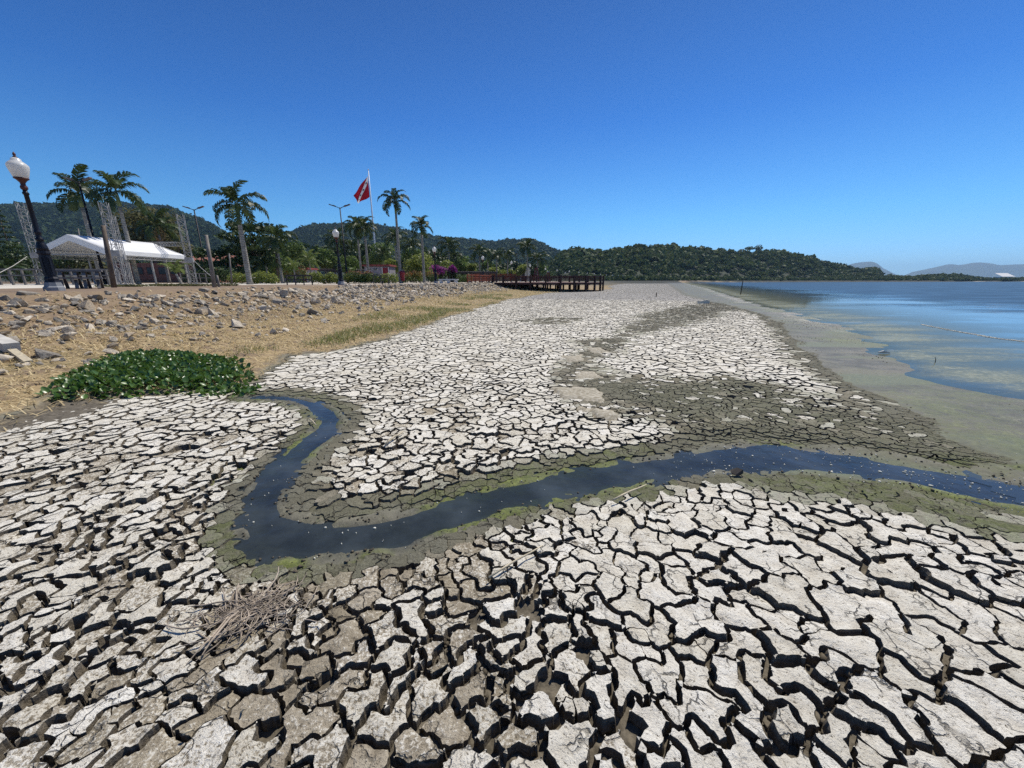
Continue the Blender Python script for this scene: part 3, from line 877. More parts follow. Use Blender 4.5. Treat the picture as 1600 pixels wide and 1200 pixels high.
# ------------------------------------------------------------------ water
def lake_material():
    t = NT("lake_water")
    p = t.pos()
    dl = t.attr("shore").outputs["Fac"]
    flat = t.node("VectorMath", {"operation": "MULTIPLY"}, i0=p, i1=(1, 1, 0)).outputs[0]
    st = t.node("Mapping", {"vector_type": "POINT"}, Vector=flat)
    st.inputs["Rotation"].default_value = (0, 0, math.radians(-38))
    st.inputs["Scale"].default_value = (0.45, 1.0, 1.0)
    w1 = t.noise(st.outputs[0], 2.2, 5, 0.6, 0.3)
    w2 = t.noise(st.outputs[0], 0.35, 4, 0.6)
    calm = t.math("ADD", dl, t.math("MULTIPLY", t.math("SUBTRACT", t.noise(st.outputs[0], 0.10, 3), 0.5), 22.0))
    rough_zone = t.step(calm, 6.0, 20.0)
    amp = t.math("MULTIPLY_ADD", rough_zone, 0.9, 0.012)
    b = t.node("Bump", None, Height=t.math("ADD", t.math("MULTIPLY", w1, 0.5), t.math("MULTIPLY", w2, 2.4)), Strength=amp, Distance=0.16)
    fr = t.node("Fresnel", None, IOR=1.33); t.l.new(b.outputs[0], fr.inputs["Normal"])
    gl = t.node("BsdfGlossy", None, Color=(0.92, 0.95, 1.0), Roughness=t.math("MULTIPLY_ADD", rough_zone, 0.07, 0.05))
    t.l.new(b.outputs[0], gl.inputs["Normal"])
    body = t.node("BsdfDiffuse", None, Color=(0.056, 0.108, 0.180)).outputs[0]
    clear = t.node("BsdfTransparent", None, Color=(0.62, 0.68, 0.66)).outputs[0]
    turb = t.node("BsdfDiffuse", None, Color=(0.115, 0.128, 0.100)).outputs[0]
    cl = t.node("MixShader", None, Fac=t.step(dl, -0.2, 0.7, 0.30, 0.80)); t.l.new(clear, cl.inputs[1]); t.l.new(turb, cl.inputs[2]); clear = cl.outputs[0]
    base = t.node("MixShader", None, Fac=t.step(dl, 2.0, 11.0))
    t.l.new(clear, base.inputs[1]); t.l.new(body, base.inputs[2])
    w = t.node("MixShader", None, Fac=t.math('MINIMUM', fr.outputs[0], t.math('MULTIPLY', t.step(rough_zone, 0.0, 1.0, 0.62, 0.15), t.math('MULTIPLY', t.step(dl, 0.5, 8.0, 0.32, 1.0), t.math('MAXIMUM', t.step(w2, 0.36, 0.64, 0.35, 1.45), t.step(rough_zone, 0.6, 0.0))))))
    t.l.new(base.outputs[0], w.inputs[1]); t.l.new(gl.outputs[0], w.inputs[2])
    # floating scum near the shore, drawn out along it
    sm = t.node("Mapping", {"vector_type": "POINT"}, Vector=flat)
    sm.inputs["Rotation"].default_value = (0, 0, math.radians(-32))
    sm.inputs["Scale"].default_value = (0.30, 1.0, 1.0)
    n = t.noise(sm.outputs[0], 0.9, 8, 0.66, 0.5); nf = t.noise(p, 14.0, 6, 0.7)
    near = t.math("MULTIPLY", t.step(dl, -0.6, 0.6), t.step(dl, 4.0, 1.0))
    m = t.math("ADD", t.math("ADD", n, t.math("MULTIPLY", nf, 0.30)), t.math("MULTIPLY", near, 0.16))
    m = t.step(m, 0.66, 0.92)
    m = t.math("MULTIPLY", m, near)
    sc = t.mix(t.step(t.math("ADD", nf, t.math("MULTIPLY", n, 0.6)), 0.75, 1.0), (0.15, 0.16, 0.085), (0.34, 0.335, 0.20))
    foam = t.math("MULTIPLY", t.step(t.noise(sm.outputs[0], 1.7, 9, 0.72, 0.8), 0.66, 0.70), t.step(dl, 9.0, 2.0))
    sc = t.mix(foam, sc, (0.72, 0.72, 0.68))
    m = t.math("MAXIMUM", t.math("MULTIPLY", m, 0.62), foam)
    scum = t.bsdf(sc, 0.6, t.bump(nf, 0.4, 0.01), 0.3)
    fin = t.node("MixShader", None, Fac=m)
    t.l.new(w.outputs[0], fin.inputs[1]); t.l.new(scum, fin.inputs[2])
    return t.end(fin.outputs[0])
M_LAKE = lake_material()
def build_lake():
    az = np.radians(np.concatenate([np.linspace(8, 66, 150), np.linspace(68, 178, 40)]))
    rr = np.concatenate([np.geomspace(3.0, 60, 130), np.geomspace(60, 3600, 70)[1:]])
    A, R = np.meshgrid(az, rr)
    X, Y = (R * np.sin(A)).ravel(), (R * np.cos(A)).ravel()
    dl, _ = line_dist(X, Y, SHORE); dl = -dl
    na, nr = len(az), len(rr)
    I = np.arange(na * nr).reshape(nr, na)
    q = np.stack([I[:-1, :-1], I[:-1, 1:], I[1:, 1:], I[1:, :-1]], -1).reshape(-1, 4)
    q = q[dl[q].max(1) > -1.6]
    used = np.unique(q); mp = np.zeros(len(X), int); mp[used] = np.arange(len(used))
    V = np.stack([X, Y, np.full(len(X), WATER)], 1)[used]
    me = mesh_np("lake", V, [mp[q]], {"shore": np.clip(dl[used], -3, 400)}, True)
    link("lake", me, M_LAKE, kind="structure")
build_lake()

def creek_material():
    t = NT("creek_water")
    p = t.pos()
    n = t.noise(p, 7.0, 5, 0.6); n2 = t.noise(p, 2.2, 5, 0.6)
    b = t.bump(n, 0.25, 0.03)
    fr = t.node("Fresnel", None, IOR=1.33); t.l.new(b, fr.inputs["Normal"])
    gl = t.node("BsdfGlossy", None, Color=(0.85, 0.92, 1.0), Roughness=0.06); t.l.new(b, gl.inputs["Normal"])
    clear = t.node("BsdfTransparent", None, Color=(0.42, 0.47, 0.46)).outputs[0]
    murk = t.node("BsdfDiffuse", None, Color=(0.070, 0.086, 0.092)).outputs[0]
    base = t.node("MixShader", None, Fac=t.step(n2, 0.35, 0.75, 0.25, 0.75))
    t.l.new(clear, base.inputs[1]); t.l.new(murk, base.inputs[2])
    w = t.node("MixShader", None, Fac=t.math("MULTIPLY", fr.outputs[0], 0.9))
    t.l.new(base.outputs[0], w.inputs[1]); t.l.new(gl.outputs[0], w.inputs[2])
    return t.end(w.outputs[0])
M_CREEK = creek_material()
def build_creek():
    C = np.array(CREEK)[:-2]; W = np.array(CREEK_W)[:-2]
    T = np.gradient(C, axis=0); T /= np.hypot(T[:, 0], T[:, 1])[:, None]
    Nn = np.stack([-T[:, 1], T[:, 0]], 1)
    k = np.linspace(-1, 1, 7)
    V = []
    for i in range(len(C)):
        for s in k: V.append((*(C[i] + Nn[i] * s * (W[i] + 0.11)), WATER - 0.004))
    I = np.arange(len(C) * 7).reshape(-1, 7)
    q = np.stack([I[:-1, :-1], I[1:, :-1], I[1:, 1:], I[:-1, 1:]], -1).reshape(-1, 4)
    link("creek_water", mesh_np("creek_water", V, [q], None, True), M_CREEK, kind="structure")
build_creek()

# ------------------------------------------------------------------ stones of the bank
def rock_material():
    t = NT("bank_stone")
    co = t.n.new("ShaderNodeTexCoord").outputs["Object"]
    g = t.n.new("ShaderNodeNewGeometry").outputs["Random Per Island"]
    oi = t.n.new("ShaderNodeObjectInfo").outputs["Random"]
    r = t.math("FRACT", t.math("ADD", t.math("MULTIPLY", g, 7.31), oi))
    ramp = t.n.new("ShaderNodeValToRGB"); t.l.new(r, ramp.inputs[0])
    el = ramp.color_ramp.elements
    cols = [(0.0, (0.15, 0.145, 0.138)), (0.2, (0.27, 0.255, 0.235)), (0.42, (0.44, 0.41, 0.36)), (0.6, (0.34, 0.29, 0.23)), (0.82, (0.46, 0.42, 0.36)), (1.0, (0.58, 0.54, 0.48))]
    el[0].position, el[0].color = cols[0][0], (*cols[0][1], 1)
    el[1].position, el[1].color = 1.0, (*cols[-1][1], 1)
    for po, c in cols[1:-1]:
        e = el.new(po); e.color = (*c, 1)
    n = t.noise(t.pos(), 16, 8, 0.65)
    c = t.mix(1.0, ramp.outputs[0], t.mix(t.step(n, 0.3, 0.7), (0.78, 0.72, 0.64), (1.35, 1.28, 1.14)), "MULTIPLY")
    return t.end(t.bsdf(c, 0.85, t.bump(n, 0.9, 0.04), 0.25))
M_ROCK = rock_material()
def rock_mesh(seed, flat=0.55):
    rnd = random.Random(seed)
    bm = bmesh.new()
    for _ in range(12):
        v = Vector((rnd.gauss(0, 1), rnd.gauss(0, 1), rnd.gauss(0, 1))).normalized() * rnd.uniform(0.75, 1.0)
        v.z *= flat; v.y *= rnd.uniform(0.65, 0.8)
        bm.verts.new(v * 0.5)
    r = bmesh.ops.convex_hull(bm, input=bm.verts)
    bmesh.ops.delete(bm, geom=[v for v in bm.verts if not v.link_faces], context="VERTS")
    me = bpy.data.meshes.new("rock")
    bm.to_mesh(me); bm.free()
    return me
ROCKS = [rock_mesh(100 + i, random.uniform(0.4, 0.7)) for i in range(14)]
for m in ROCKS: m.materials.append(M_ROCK)
def build_rocks():
    items = []      # x, y, z, size, rot(3)
    big = [(120, 470, 44), (22, 477, 46), (45, 461, 40), (150, 467, 26), (163, 474, 24), (190, 465, 30), (200, 471, 26), (196, 479, 20), (227, 479, 26), (56, 482, 28),
           (46, 491, 32), (42, 500, 28), (278, 476, 24), (320, 485, 26), (318, 491, 16), (240, 505, 30), (222, 508, 22), (118, 498, 28), (132, 502, 22), (195, 514, 24), (254, 513, 20),
           (108, 467, 30), (84, 484, 24), (30, 508, 24), (74, 519, 22), (170, 460, 24), (250, 464, 22), (212, 466, 26), (318, 455, 24), (335, 458, 20), (32, 533, 22),
           (92, 489, 20), (135, 490, 26), (12, 490, 26), (8, 468, 30), (66, 470, 24), (178, 487, 18), (290, 470, 20), (340, 470, 20), (360, 460, 22), (300, 508, 16), (384, 502, 12), (402, 500, 14), (20, 524, 18), (105, 512, 18), (138, 523, 18)]
    for u, v, w in big:
        x, y, z = hit(u, v)
        s = w * (y * CP + (EYE - z) * SP) / FOC * 0.85
        items.append((x, y, z + s * 0.04, s, random.uniform(-0.3, 0.3), random.uniform(-0.3, 0.3), random.uniform(0, 6.28)))
    n = 0
    C = np.array(CREST)
    tries = 0
    # dense riprap
    ys = np.concatenate([6 + 66 * RNG.random(13500) ** 1.1, 66 + 60 * RNG.random(1500)])
    dd = np.where(ys < 24, 1.1, 0.55) + 4.3 * RNG.random(len(ys)) ** 1.25
    for y, d in zip(ys, dd):
        x = float(np.interp(y, C[:, 1], C[:, 0])) + d
        dens = float(np.interp(y, [6, 14, 19, 24, 34], [0.18, 0.36, 0.80, 1.0, 1.0])) * (1 - 0.8 * float(sstep(2.3, 4.4, d + 0.6 * float(fbm(np.array([x]), np.array([y]), 0.5, 3, 201)[0]))))
        cl = float(vnoise(np.array([x * 1.1]), np.array([y * 1.1]), 205)[0])
        if random.random() > dens * (0.45 + 0.9 * cl): continue
        s = min(0.75, random.lognormvariate(math.log(0.20), 0.45))
        items.append((x, y, None, s, random.uniform(-0.6, 0.6), random.uniform(-0.1, 0.9), random.uniform(0, 6.28)))
    # small stones and fragments further down the near bank
    for _ in range(900):
        y = random.uniform(4.5, 20); d = random.uniform(0.3, 6.5) 
        x = float(np.interp(y, C[:, 1], C[:, 0])) + d
        if float(vnoise(np.array([x * 0.9]), np.array([y * 0.9]), 207)[0]) < 0.42: continue
        s = random.lognormvariate(math.log(0.13), 0.5)
        items.append((x, y, None, s, random.uniform(-0.4, 0.4), random.uniform(-0.4, 0.4), random.uniform(0, 6.28)))
    A = np.array([(i[0], i[1]) for i in items])
    Z = height(A[:, 0], A[:, 1])
    rows = []
    for i, it in enumerate(items):
        z = it[2] if it[2] is not None else Z[i] + it[3] * 0.08
        rows.append((it[0], it[1], z, *it[3:]))
    inview = lambda r: abs(r[0]) < 1.35 * (r[1] * 0.99)
    rows.sort(key=lambda r: -(r[3] / math.hypot(r[0], r[1]) if inview(r) else 0))
    print("rocks", len(rows))
    for r in rows[:300]:
        o = bpy.data.objects.new("rock", random.choice(ROCKS)); COL.objects.link(o)
        o.parent = EMBANKMENT; o.location = r[:3]; o.rotation_euler = r[4:7]
        o.scale = (r[3] * random.uniform(0.9, 1.25), r[3], r[3] * random.uniform(0.8, 1.15))
    base = [(np.array([v.co[:] for v in m.vertices]), [list(p.vertices) for p in m.polygons]) for m in ROCKS]
    V = []; L = []; S = []; b = 0
    for r in rows[300:]:
        bv, bf = random.choice(base)
        R = np.array(Euler(r[4:7]).to_matrix())
        V.append((bv * r[3]) @ R.T + np.array(r[:3]))
        for q in bf: L += [b + k for k in q]; S.append(len(q))
        b += len(bv)
    me = mesh_np("riprap_stones", np.concatenate(V), [("var", L, S)])
    link("riprap_stones", me, M_ROCK, EMBANKMENT, kind="stuff")
build_rocks()

# ------------------------------------------------------------------ dry grass, green blades, litter of the flat
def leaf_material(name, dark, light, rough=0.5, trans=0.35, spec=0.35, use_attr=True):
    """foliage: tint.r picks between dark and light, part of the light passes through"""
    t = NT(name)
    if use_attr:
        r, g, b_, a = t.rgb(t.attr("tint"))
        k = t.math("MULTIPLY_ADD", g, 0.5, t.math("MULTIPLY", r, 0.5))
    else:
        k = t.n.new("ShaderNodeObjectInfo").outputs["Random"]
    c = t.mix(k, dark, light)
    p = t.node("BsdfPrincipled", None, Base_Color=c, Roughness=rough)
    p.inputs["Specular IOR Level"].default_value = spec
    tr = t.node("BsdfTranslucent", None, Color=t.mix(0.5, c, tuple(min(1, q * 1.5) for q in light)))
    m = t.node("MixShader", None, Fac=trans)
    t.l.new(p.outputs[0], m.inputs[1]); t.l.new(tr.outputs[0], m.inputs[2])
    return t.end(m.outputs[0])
M_STRAW = leaf_material("dry_straw", (0.30, 0.215, 0.105), (0.74, 0.61, 0.36), 0.7, 0.2, 0.2)
M_BLADE = leaf_material("green_blades", (0.075, 0.095, 0.022), (0.23, 0.24, 0.075), 0.5, 0.35, 0.3)
def blades(name, x, y, z, ln, wd, pitch, mat, curl=0.25):
    n = len(x)
    a = RNG.random(n) * 2 * np.pi
    dx, dy = np.cos(a), np.sin(a)
    px, py = -dy, dx
    ch, sh = np.cos(pitch), np.sin(pitch)
    p0 = np.stack([x, y, z], 1)
    d1 = np.stack([dx * ch, dy * ch, sh], 1)
    ch2, sh2 = np.cos(pitch - curl), np.sin(pitch - curl)
    d2 = np.stack([dx * ch2, dy * ch2, sh2], 1)
    pm = p0 + d1 * (ln * 0.5)[:, None]
    pe = pm + d2 * (ln * 0.5)[:, None]
    w = np.stack([px, py, np.zeros(n)], 1) * (wd * 0.5)[:, None]
    V = np.stack([p0 - w, p0 + w, pm + w * 0.8, pm - w * 0.8, pe], 1).reshape(-1, 3)
    b = np.arange(n)[:, None] * 5
    q = b + np.array([[0, 1, 2, 3]]); t = b + np.array([[3, 2, 4]])
    tint = np.repeat(np.stack([RNG.random(n), RNG.random(n), RNG.random(n)], 1), 5, 0)
    return link(name, mesh_np(name, V, [q, t], {"tint": tint}), mat, kind="stuff")
def build_grass():
    N = 420000
    y = -1 + 60 * RNG.random(N) ** 2.0
    x = -14.5 + 22 * RNG.random(N)
    f = fields(x, y)
    keep = (f["g"] > -0.35 + 0.5 * RNG.random(N)) & (f["d"] > 0.1 + 0.8 * RNG.random(N)) & (np.abs(x) < 1.5 * np.maximum(y, 0.5) + 1.5)
    pat = vnoise(x * 0.8, y * 0.8, 301)
    keep &= RNG.random(N) < (0.30 + 0.9 * pat) * (0.25 + 0.75 * sstep(0.5, 4.0, f["d"]))
    x, y = x[keep][:72000], y[keep][:72000]
    z = height(x, y)
    r = np.hypot(x, y)
    wd = 0.0045 + 0.0012 * r * (0.6 + 0.8 * RNG.random(len(x)))
    ln = (0.05 + 0.10 * RNG.random(len(x))) * (1 + r * 0.02)
    pitch = np.abs(RNG.normal(0.2, 0.35, len(x)))
    blades("dry_grass", x, y, z + 0.004, ln, wd, pitch, M_STRAW)
    # greener growth along the lower edge of the straw
    N = 60000
    x = -6 + 6 * RNG.random(N); y = 5.5 + 34 * RNG.random(N) ** 1.6
    f = fields(x, y)
    band = sstep(0.0, 0.5, f["g"]) * sstep(4.2, 1.2, f["g"]) * sstep(7.0, 9.0, y)
    keep = RNG.random(N) < band * sstep(0.48, 0.7, vnoise(x * 0.9, y * 0.5, 303))
    x, y = x[keep][:14000], y[keep][:14000]
    z = height(x, y)
    r = np.hypot(x, y)
    blades("green_grass", x, y, z, 0.08 + 0.16 * RNG.random(len(x)), 0.004 + 0.0009 * r, 0.5 + 0.7 * RNG.random(len(x)), M_BLADE, 0.6)
build_grass()

# water hyacinth patch
M_HYA = leaf_material("hyacinth_leaf", (0.024, 0.068, 0.012), (0.125, 0.220, 0.042), 0.34, 0.22, 0.6)
M_STEM = leaf_material("hyacinth_stem", (0.05, 0.09, 0.03), (0.12, 0.15, 0.06), 0.5, 0.2, 0.4)
def hyacinth_leaf(seed):
    rnd = random.Random(seed)
    L, W = 1.0, rnd.uniform(0.75, 0.95)
    V = []; F = []
    for i in range(5):
        s = i / 4
        w = W * 0.5 * math.sin(math.pi * min(0.97, 0.16 + 0.80 * s) ** 0.9) ** 0.7
        zz = 0.28 * s * s * rnd.uniform(0.5, 1)
        for k, t in enumerate((-1, -0.5, 0, 0.5, 1)):
            V.append((t * w, s * L, zz + 0.16 * abs(t) ** 1.5 * w * 2))
    for i in range(4):
        for k in range(4):
            a = i * 5 + k; F.append((a, a + 1, a + 6, a + 5))
    return np.array(V), np.array(F)
def build_hyacinth():
    poly = GL([(70, 622), (92, 604), (130, 590), (165, 574), (200, 566), (255, 562), (310, 562), (372, 566), (402, 582), (410, 602), (396, 616), (330, 617), (250, 619), (180, 624), (120, 630), (85, 632)])
    root = thing("water_hyacinth", "dark green glossy leafy patch of water hyacinth lying where the creek begins", "plant", (-5.0, 5.4, 0.0), None)
    xs = [p[0] for p in poly]; ys = [p[1] for p in poly]
    N = 9000
    x = min(xs) + (max(xs) - min(xs)) * RNG.random(N); y = min(ys) + (max(ys) - min(ys)) * RNG.random(N)
    sd = poly_sd(x, y, poly) + fbm(x, y, 2, 3, 311) * 0.15
    k = (sd > 0) & (RNG.random(N) < 0.30 + 0.7 * sstep(0, 0.4, sd))
    x, y, sd = x[k][:3600], y[k][:3600], sd[k][:3600]
    g = height(x, y, detail=False)
    kinds = [hyacinth_leaf(400 + i) for i in range(6)]
    meshes = []
    for V, F in kinds:
        tint = np.tile(np.array([[random.random(), random.random(), 0.5]]), (len(V), 1))
        me = mesh_np("leaf", V, [F], {"tint": tint}, True); me.materials.append(M_HYA); meshes.append(me)
    hgt = 0.022 + (0.015 + 0.07 * RNG.random(len(x))) * sstep(-0.05, 0.45, sd) 
    sz = 0.045 + 0.045 * RNG.random(len(x))
    rows = []
    for i in range(len(x)):
        rot = Euler((random.gauss(0.35, 0.5), random.gauss(0, 0.35), random.uniform(0, 6.28)))
        rows.append((x[i], y[i], g[i] + hgt[i], sz[i], rot))
    order = sorted(range(len(rows)), key=lambda i: -rows[i][3] * (0.6 + hgt[i]) * (1.2 - 0.07 * rows[i][1]))
    ox, oy, oz = root.location
    for i in order[:300]:
        r = rows[i]
        o = bpy.data.objects.new("leaf", random.choice(meshes)); COL.objects.link(o); o.parent = root
        o.location = (r[0] - ox, r[1] - oy, r[2] - oz); o.rotation_euler = r[4]; o.scale = (r[3],) * 3
    Vs = []; Fs = []; Ts = []; b = 0
    for i in order[300:]:
        r = rows[i]; V, F = random.choice(kinds)
        Vs.append((V * r[3]) @ np.array(r[4].to_matrix()).T + np.array(r[:3]) - np.array((ox, oy, oz)))
        Fs.append(F + b); b += len(V)
        Ts.append(np.tile(RNG.random((1, 3)), (len(V), 1)))
    link("leaves", mesh_np("leaves", np.concatenate(Vs), [np.concatenate(Fs)], {"tint": np.concatenate(Ts)}, True), M_HYA, root, kind="stuff")
    Vs = []; Fs = []; b = 0
    for r in rows:
        foot = np.array([r[0] + random.gauss(0, .05), r[1] + random.gauss(0, .05), r[2] - 0.3]); top = np.array(r[:3])
        w = 0.005
        for dx, dy in ((w, 0), (-w / 2, w * .87), (-w / 2, -w * .87)):
            Vs += [foot + (dx, dy, 0), top + (dx * .7, dy * .7, 0)]
        for k in range(3):
            a = b + 2 * k; c = b + 2 * ((k + 1) % 3); Fs.append((a, c, c + 1, a + 1))
        b += 6
    Vs = np.array(Vs) - np.array((ox, oy, oz))
    link("stems", mesh_np("stems", Vs, [np.array(Fs)], {"tint": RNG.random((len(Vs), 3))}), M_STEM, root, kind="stuff")
build_hyacinth()

# crumbs in the cracks
M_CRUMB = simple("mud_crumbs", (0.115, 0.098, 0.072), 0.95, 0, 0.45, 9.0, 0.1, 0.6)
def build_crumbs():
    N = 30000
    y = 0.6 + 7 * RNG.random(N) ** 1.4; x = (RNG.random(N) * 2 - 1) * (1.35 * y + 0.5)
    f = fields(x, y)
    cl = vnoise(x * 2.5, y * 2.5, 401)
    bankc = (f['dc'] > -0.03) & (f['dc'] < 0.4)
    k = ((f["plate"] > 0.7) & (RNG.random(N) < sstep(0.4, 0.8, cl) * 0.8)) | (bankc & (RNG.random(N) < 0.75))
    x, y = x[k][:6500], y[k][:6500]
    q = RNG.random((16000, 2)) * np.array([15, 19]) + np.array([2.0, 2.5]); fq = fields(q[:, 0], q[:, 1])
    kq = (fq['wetmud'] > 0.3) & (fq['dl'] < -0.15) & (np.abs(q[:, 0]) < 1.4 * q[:, 1] + .4) & (RNG.random(len(q)) < sstep(0.42, 0.75, vnoise(q[:, 0] * 0.9, q[:, 1] * 0.9, 437)))
    q = q[kq][:1800]
    x = np.concatenate([x, q[:, 0]]); y = np.concatenate([y, q[:, 1]])
    z = height(x, y)
    ic = np.array([(0, 0, 1), (0, 0, -.6), (1, 0, 0), (-1, 0, 0), (0, 1, 0), (0, -1, 0)], float)
    fa = np.array([(0, 2, 4), (0, 4, 3), (0, 3, 5), (0, 5, 2), (1, 4, 2), (1, 3, 4), (1, 5, 3), (1, 2, 5)])
    n = len(x)
    s = np.exp(RNG.normal(np.log(0.009), 0.55, n)); s = np.minimum(s, 0.03); s = np.where(fields(x, y)['plate'] < 0.6, np.minimum(s * 0.75, 0.013), s)
    V = (ic[None] + RNG.normal(0, 0.28, (n, 6, 3))) * s[:, None, None] * np.array([1, 1, .7]) + np.stack([x, y, z + s * .4], 1)[:, None]
    F = (np.arange(n)[:, None, None] * 6 + fa[None]).reshape(-1, 3)
    link("mud_rubble", mesh_np("mud_rubble", V.reshape(-1, 3), [F]), M_CRUMB, MUDFLAT, kind="stuff")
build_crumbs()

# flakes of dry algae and foam drifting on the creek and its banks
M_FLAKE = simple("pale_flakes", (0.62, 0.60, 0.50), 0.8)
def build_flakes():
    C = np.array(CREEK); W = np.array(CREEK_W)
    pts = []
    for _ in range(1300):
        i = random.randrange(20, len(C) - 1)
        t = random.random(); c = C[i] * (1 - t) + C[i + 1] * t
        if not (-3 < c[0] < 8): continue
        a = random.random() * 6.28
        rr = W[i] * (random.uniform(0.95, 1.7) if random.random() < 0.88 else random.uniform(0, 0.8))
        if c[0] < 1.2 and random.random() < 0.93: continue
        pts.append((c[0] + rr * math.cos(a), c[1] + rr * math.sin(a)))
    A = np.array(pts)
    h = np.maximum(height(A[:, 0], A[:, 1]), WATER - 0.004) + 0.004
    ft = fields(A[:, 0], A[:, 1])
    k = (ft["dc"] < 0.22); A = A[k]; h = h[k]
    # specks on the wet shore and a foam line in the shallows
    q = RNG.random((9000, 2)) * np.array([16, 22]) + np.array([2.5, 2.5])
    fq = fields(q[:, 0], q[:, 1])
    kq = (fq["wetmud"] > 0.6) & (fq["dl"] < -0.1) & (RNG.random(9000) < 0.45 * sstep(0.45, 0.75, vnoise(q[:, 0] * 1.2, q[:, 1] * 1.2, 431)))
    q = q[kq][:1600]; hq = np.maximum(height(q[:, 0], q[:, 1]), WATER) + 0.004
    fl = np.array(catmull(GL([(1440, 507), (1480, 515), (1520, 522), (1560, 529), (1610, 535), (1700, 548)], WATER), 8))
    ii = RNG.integers(0, len(fl) - 1, 900); tt = RNG.random((900, 1))
    w = fl[ii] * (1 - tt) + fl[ii + 1] * tt + RNG.normal(0, 0.035, (900, 2))
    A = np.concatenate([A, q, w]); h = np.concatenate([h, hq, np.full(900, WATER + 0.005)])
    n = len(A)
    s = np.exp(RNG.normal(np.log(0.0021), 0.6, n)); s[-900:] *= 4.0; s[-900 - len(q):-900] *= 1.3
    an = RNG.random(n) * 6.28
    ca, sa = np.cos(an), np.sin(an)
    q = np.array([(-1.4, -.6), (.3, -.9), (1.5, 0), (.4, .8), (-1, .7)])
    V = np.empty((n, 10, 3))
    for j, (a, b) in enumerate(q):
        V[:, j, 0] = A[:, 0] + s * (a * ca - b * sa); V[:, j, 1] = A[:, 1] + s * (a * sa + b * ca); V[:, j, 2] = h + 0.004
        V[:, j + 5] = V[:, j]; V[:, j + 5, 2] = h - 0.003
    b = np.arange(n)[:, None] * 10
    F = b + np.array([[0, 1, 2, 3, 4]])
    Sd = np.concatenate([b + np.array([[j + 5, (j + 1) % 5 + 5, (j + 1) % 5, j]]) for j in range(5)])
    link("algae_flakes", mesh_np("algae_flakes", V.reshape(-1, 3), [F, Sd]), M_FLAKE, kind="stuff")
build_flakes()

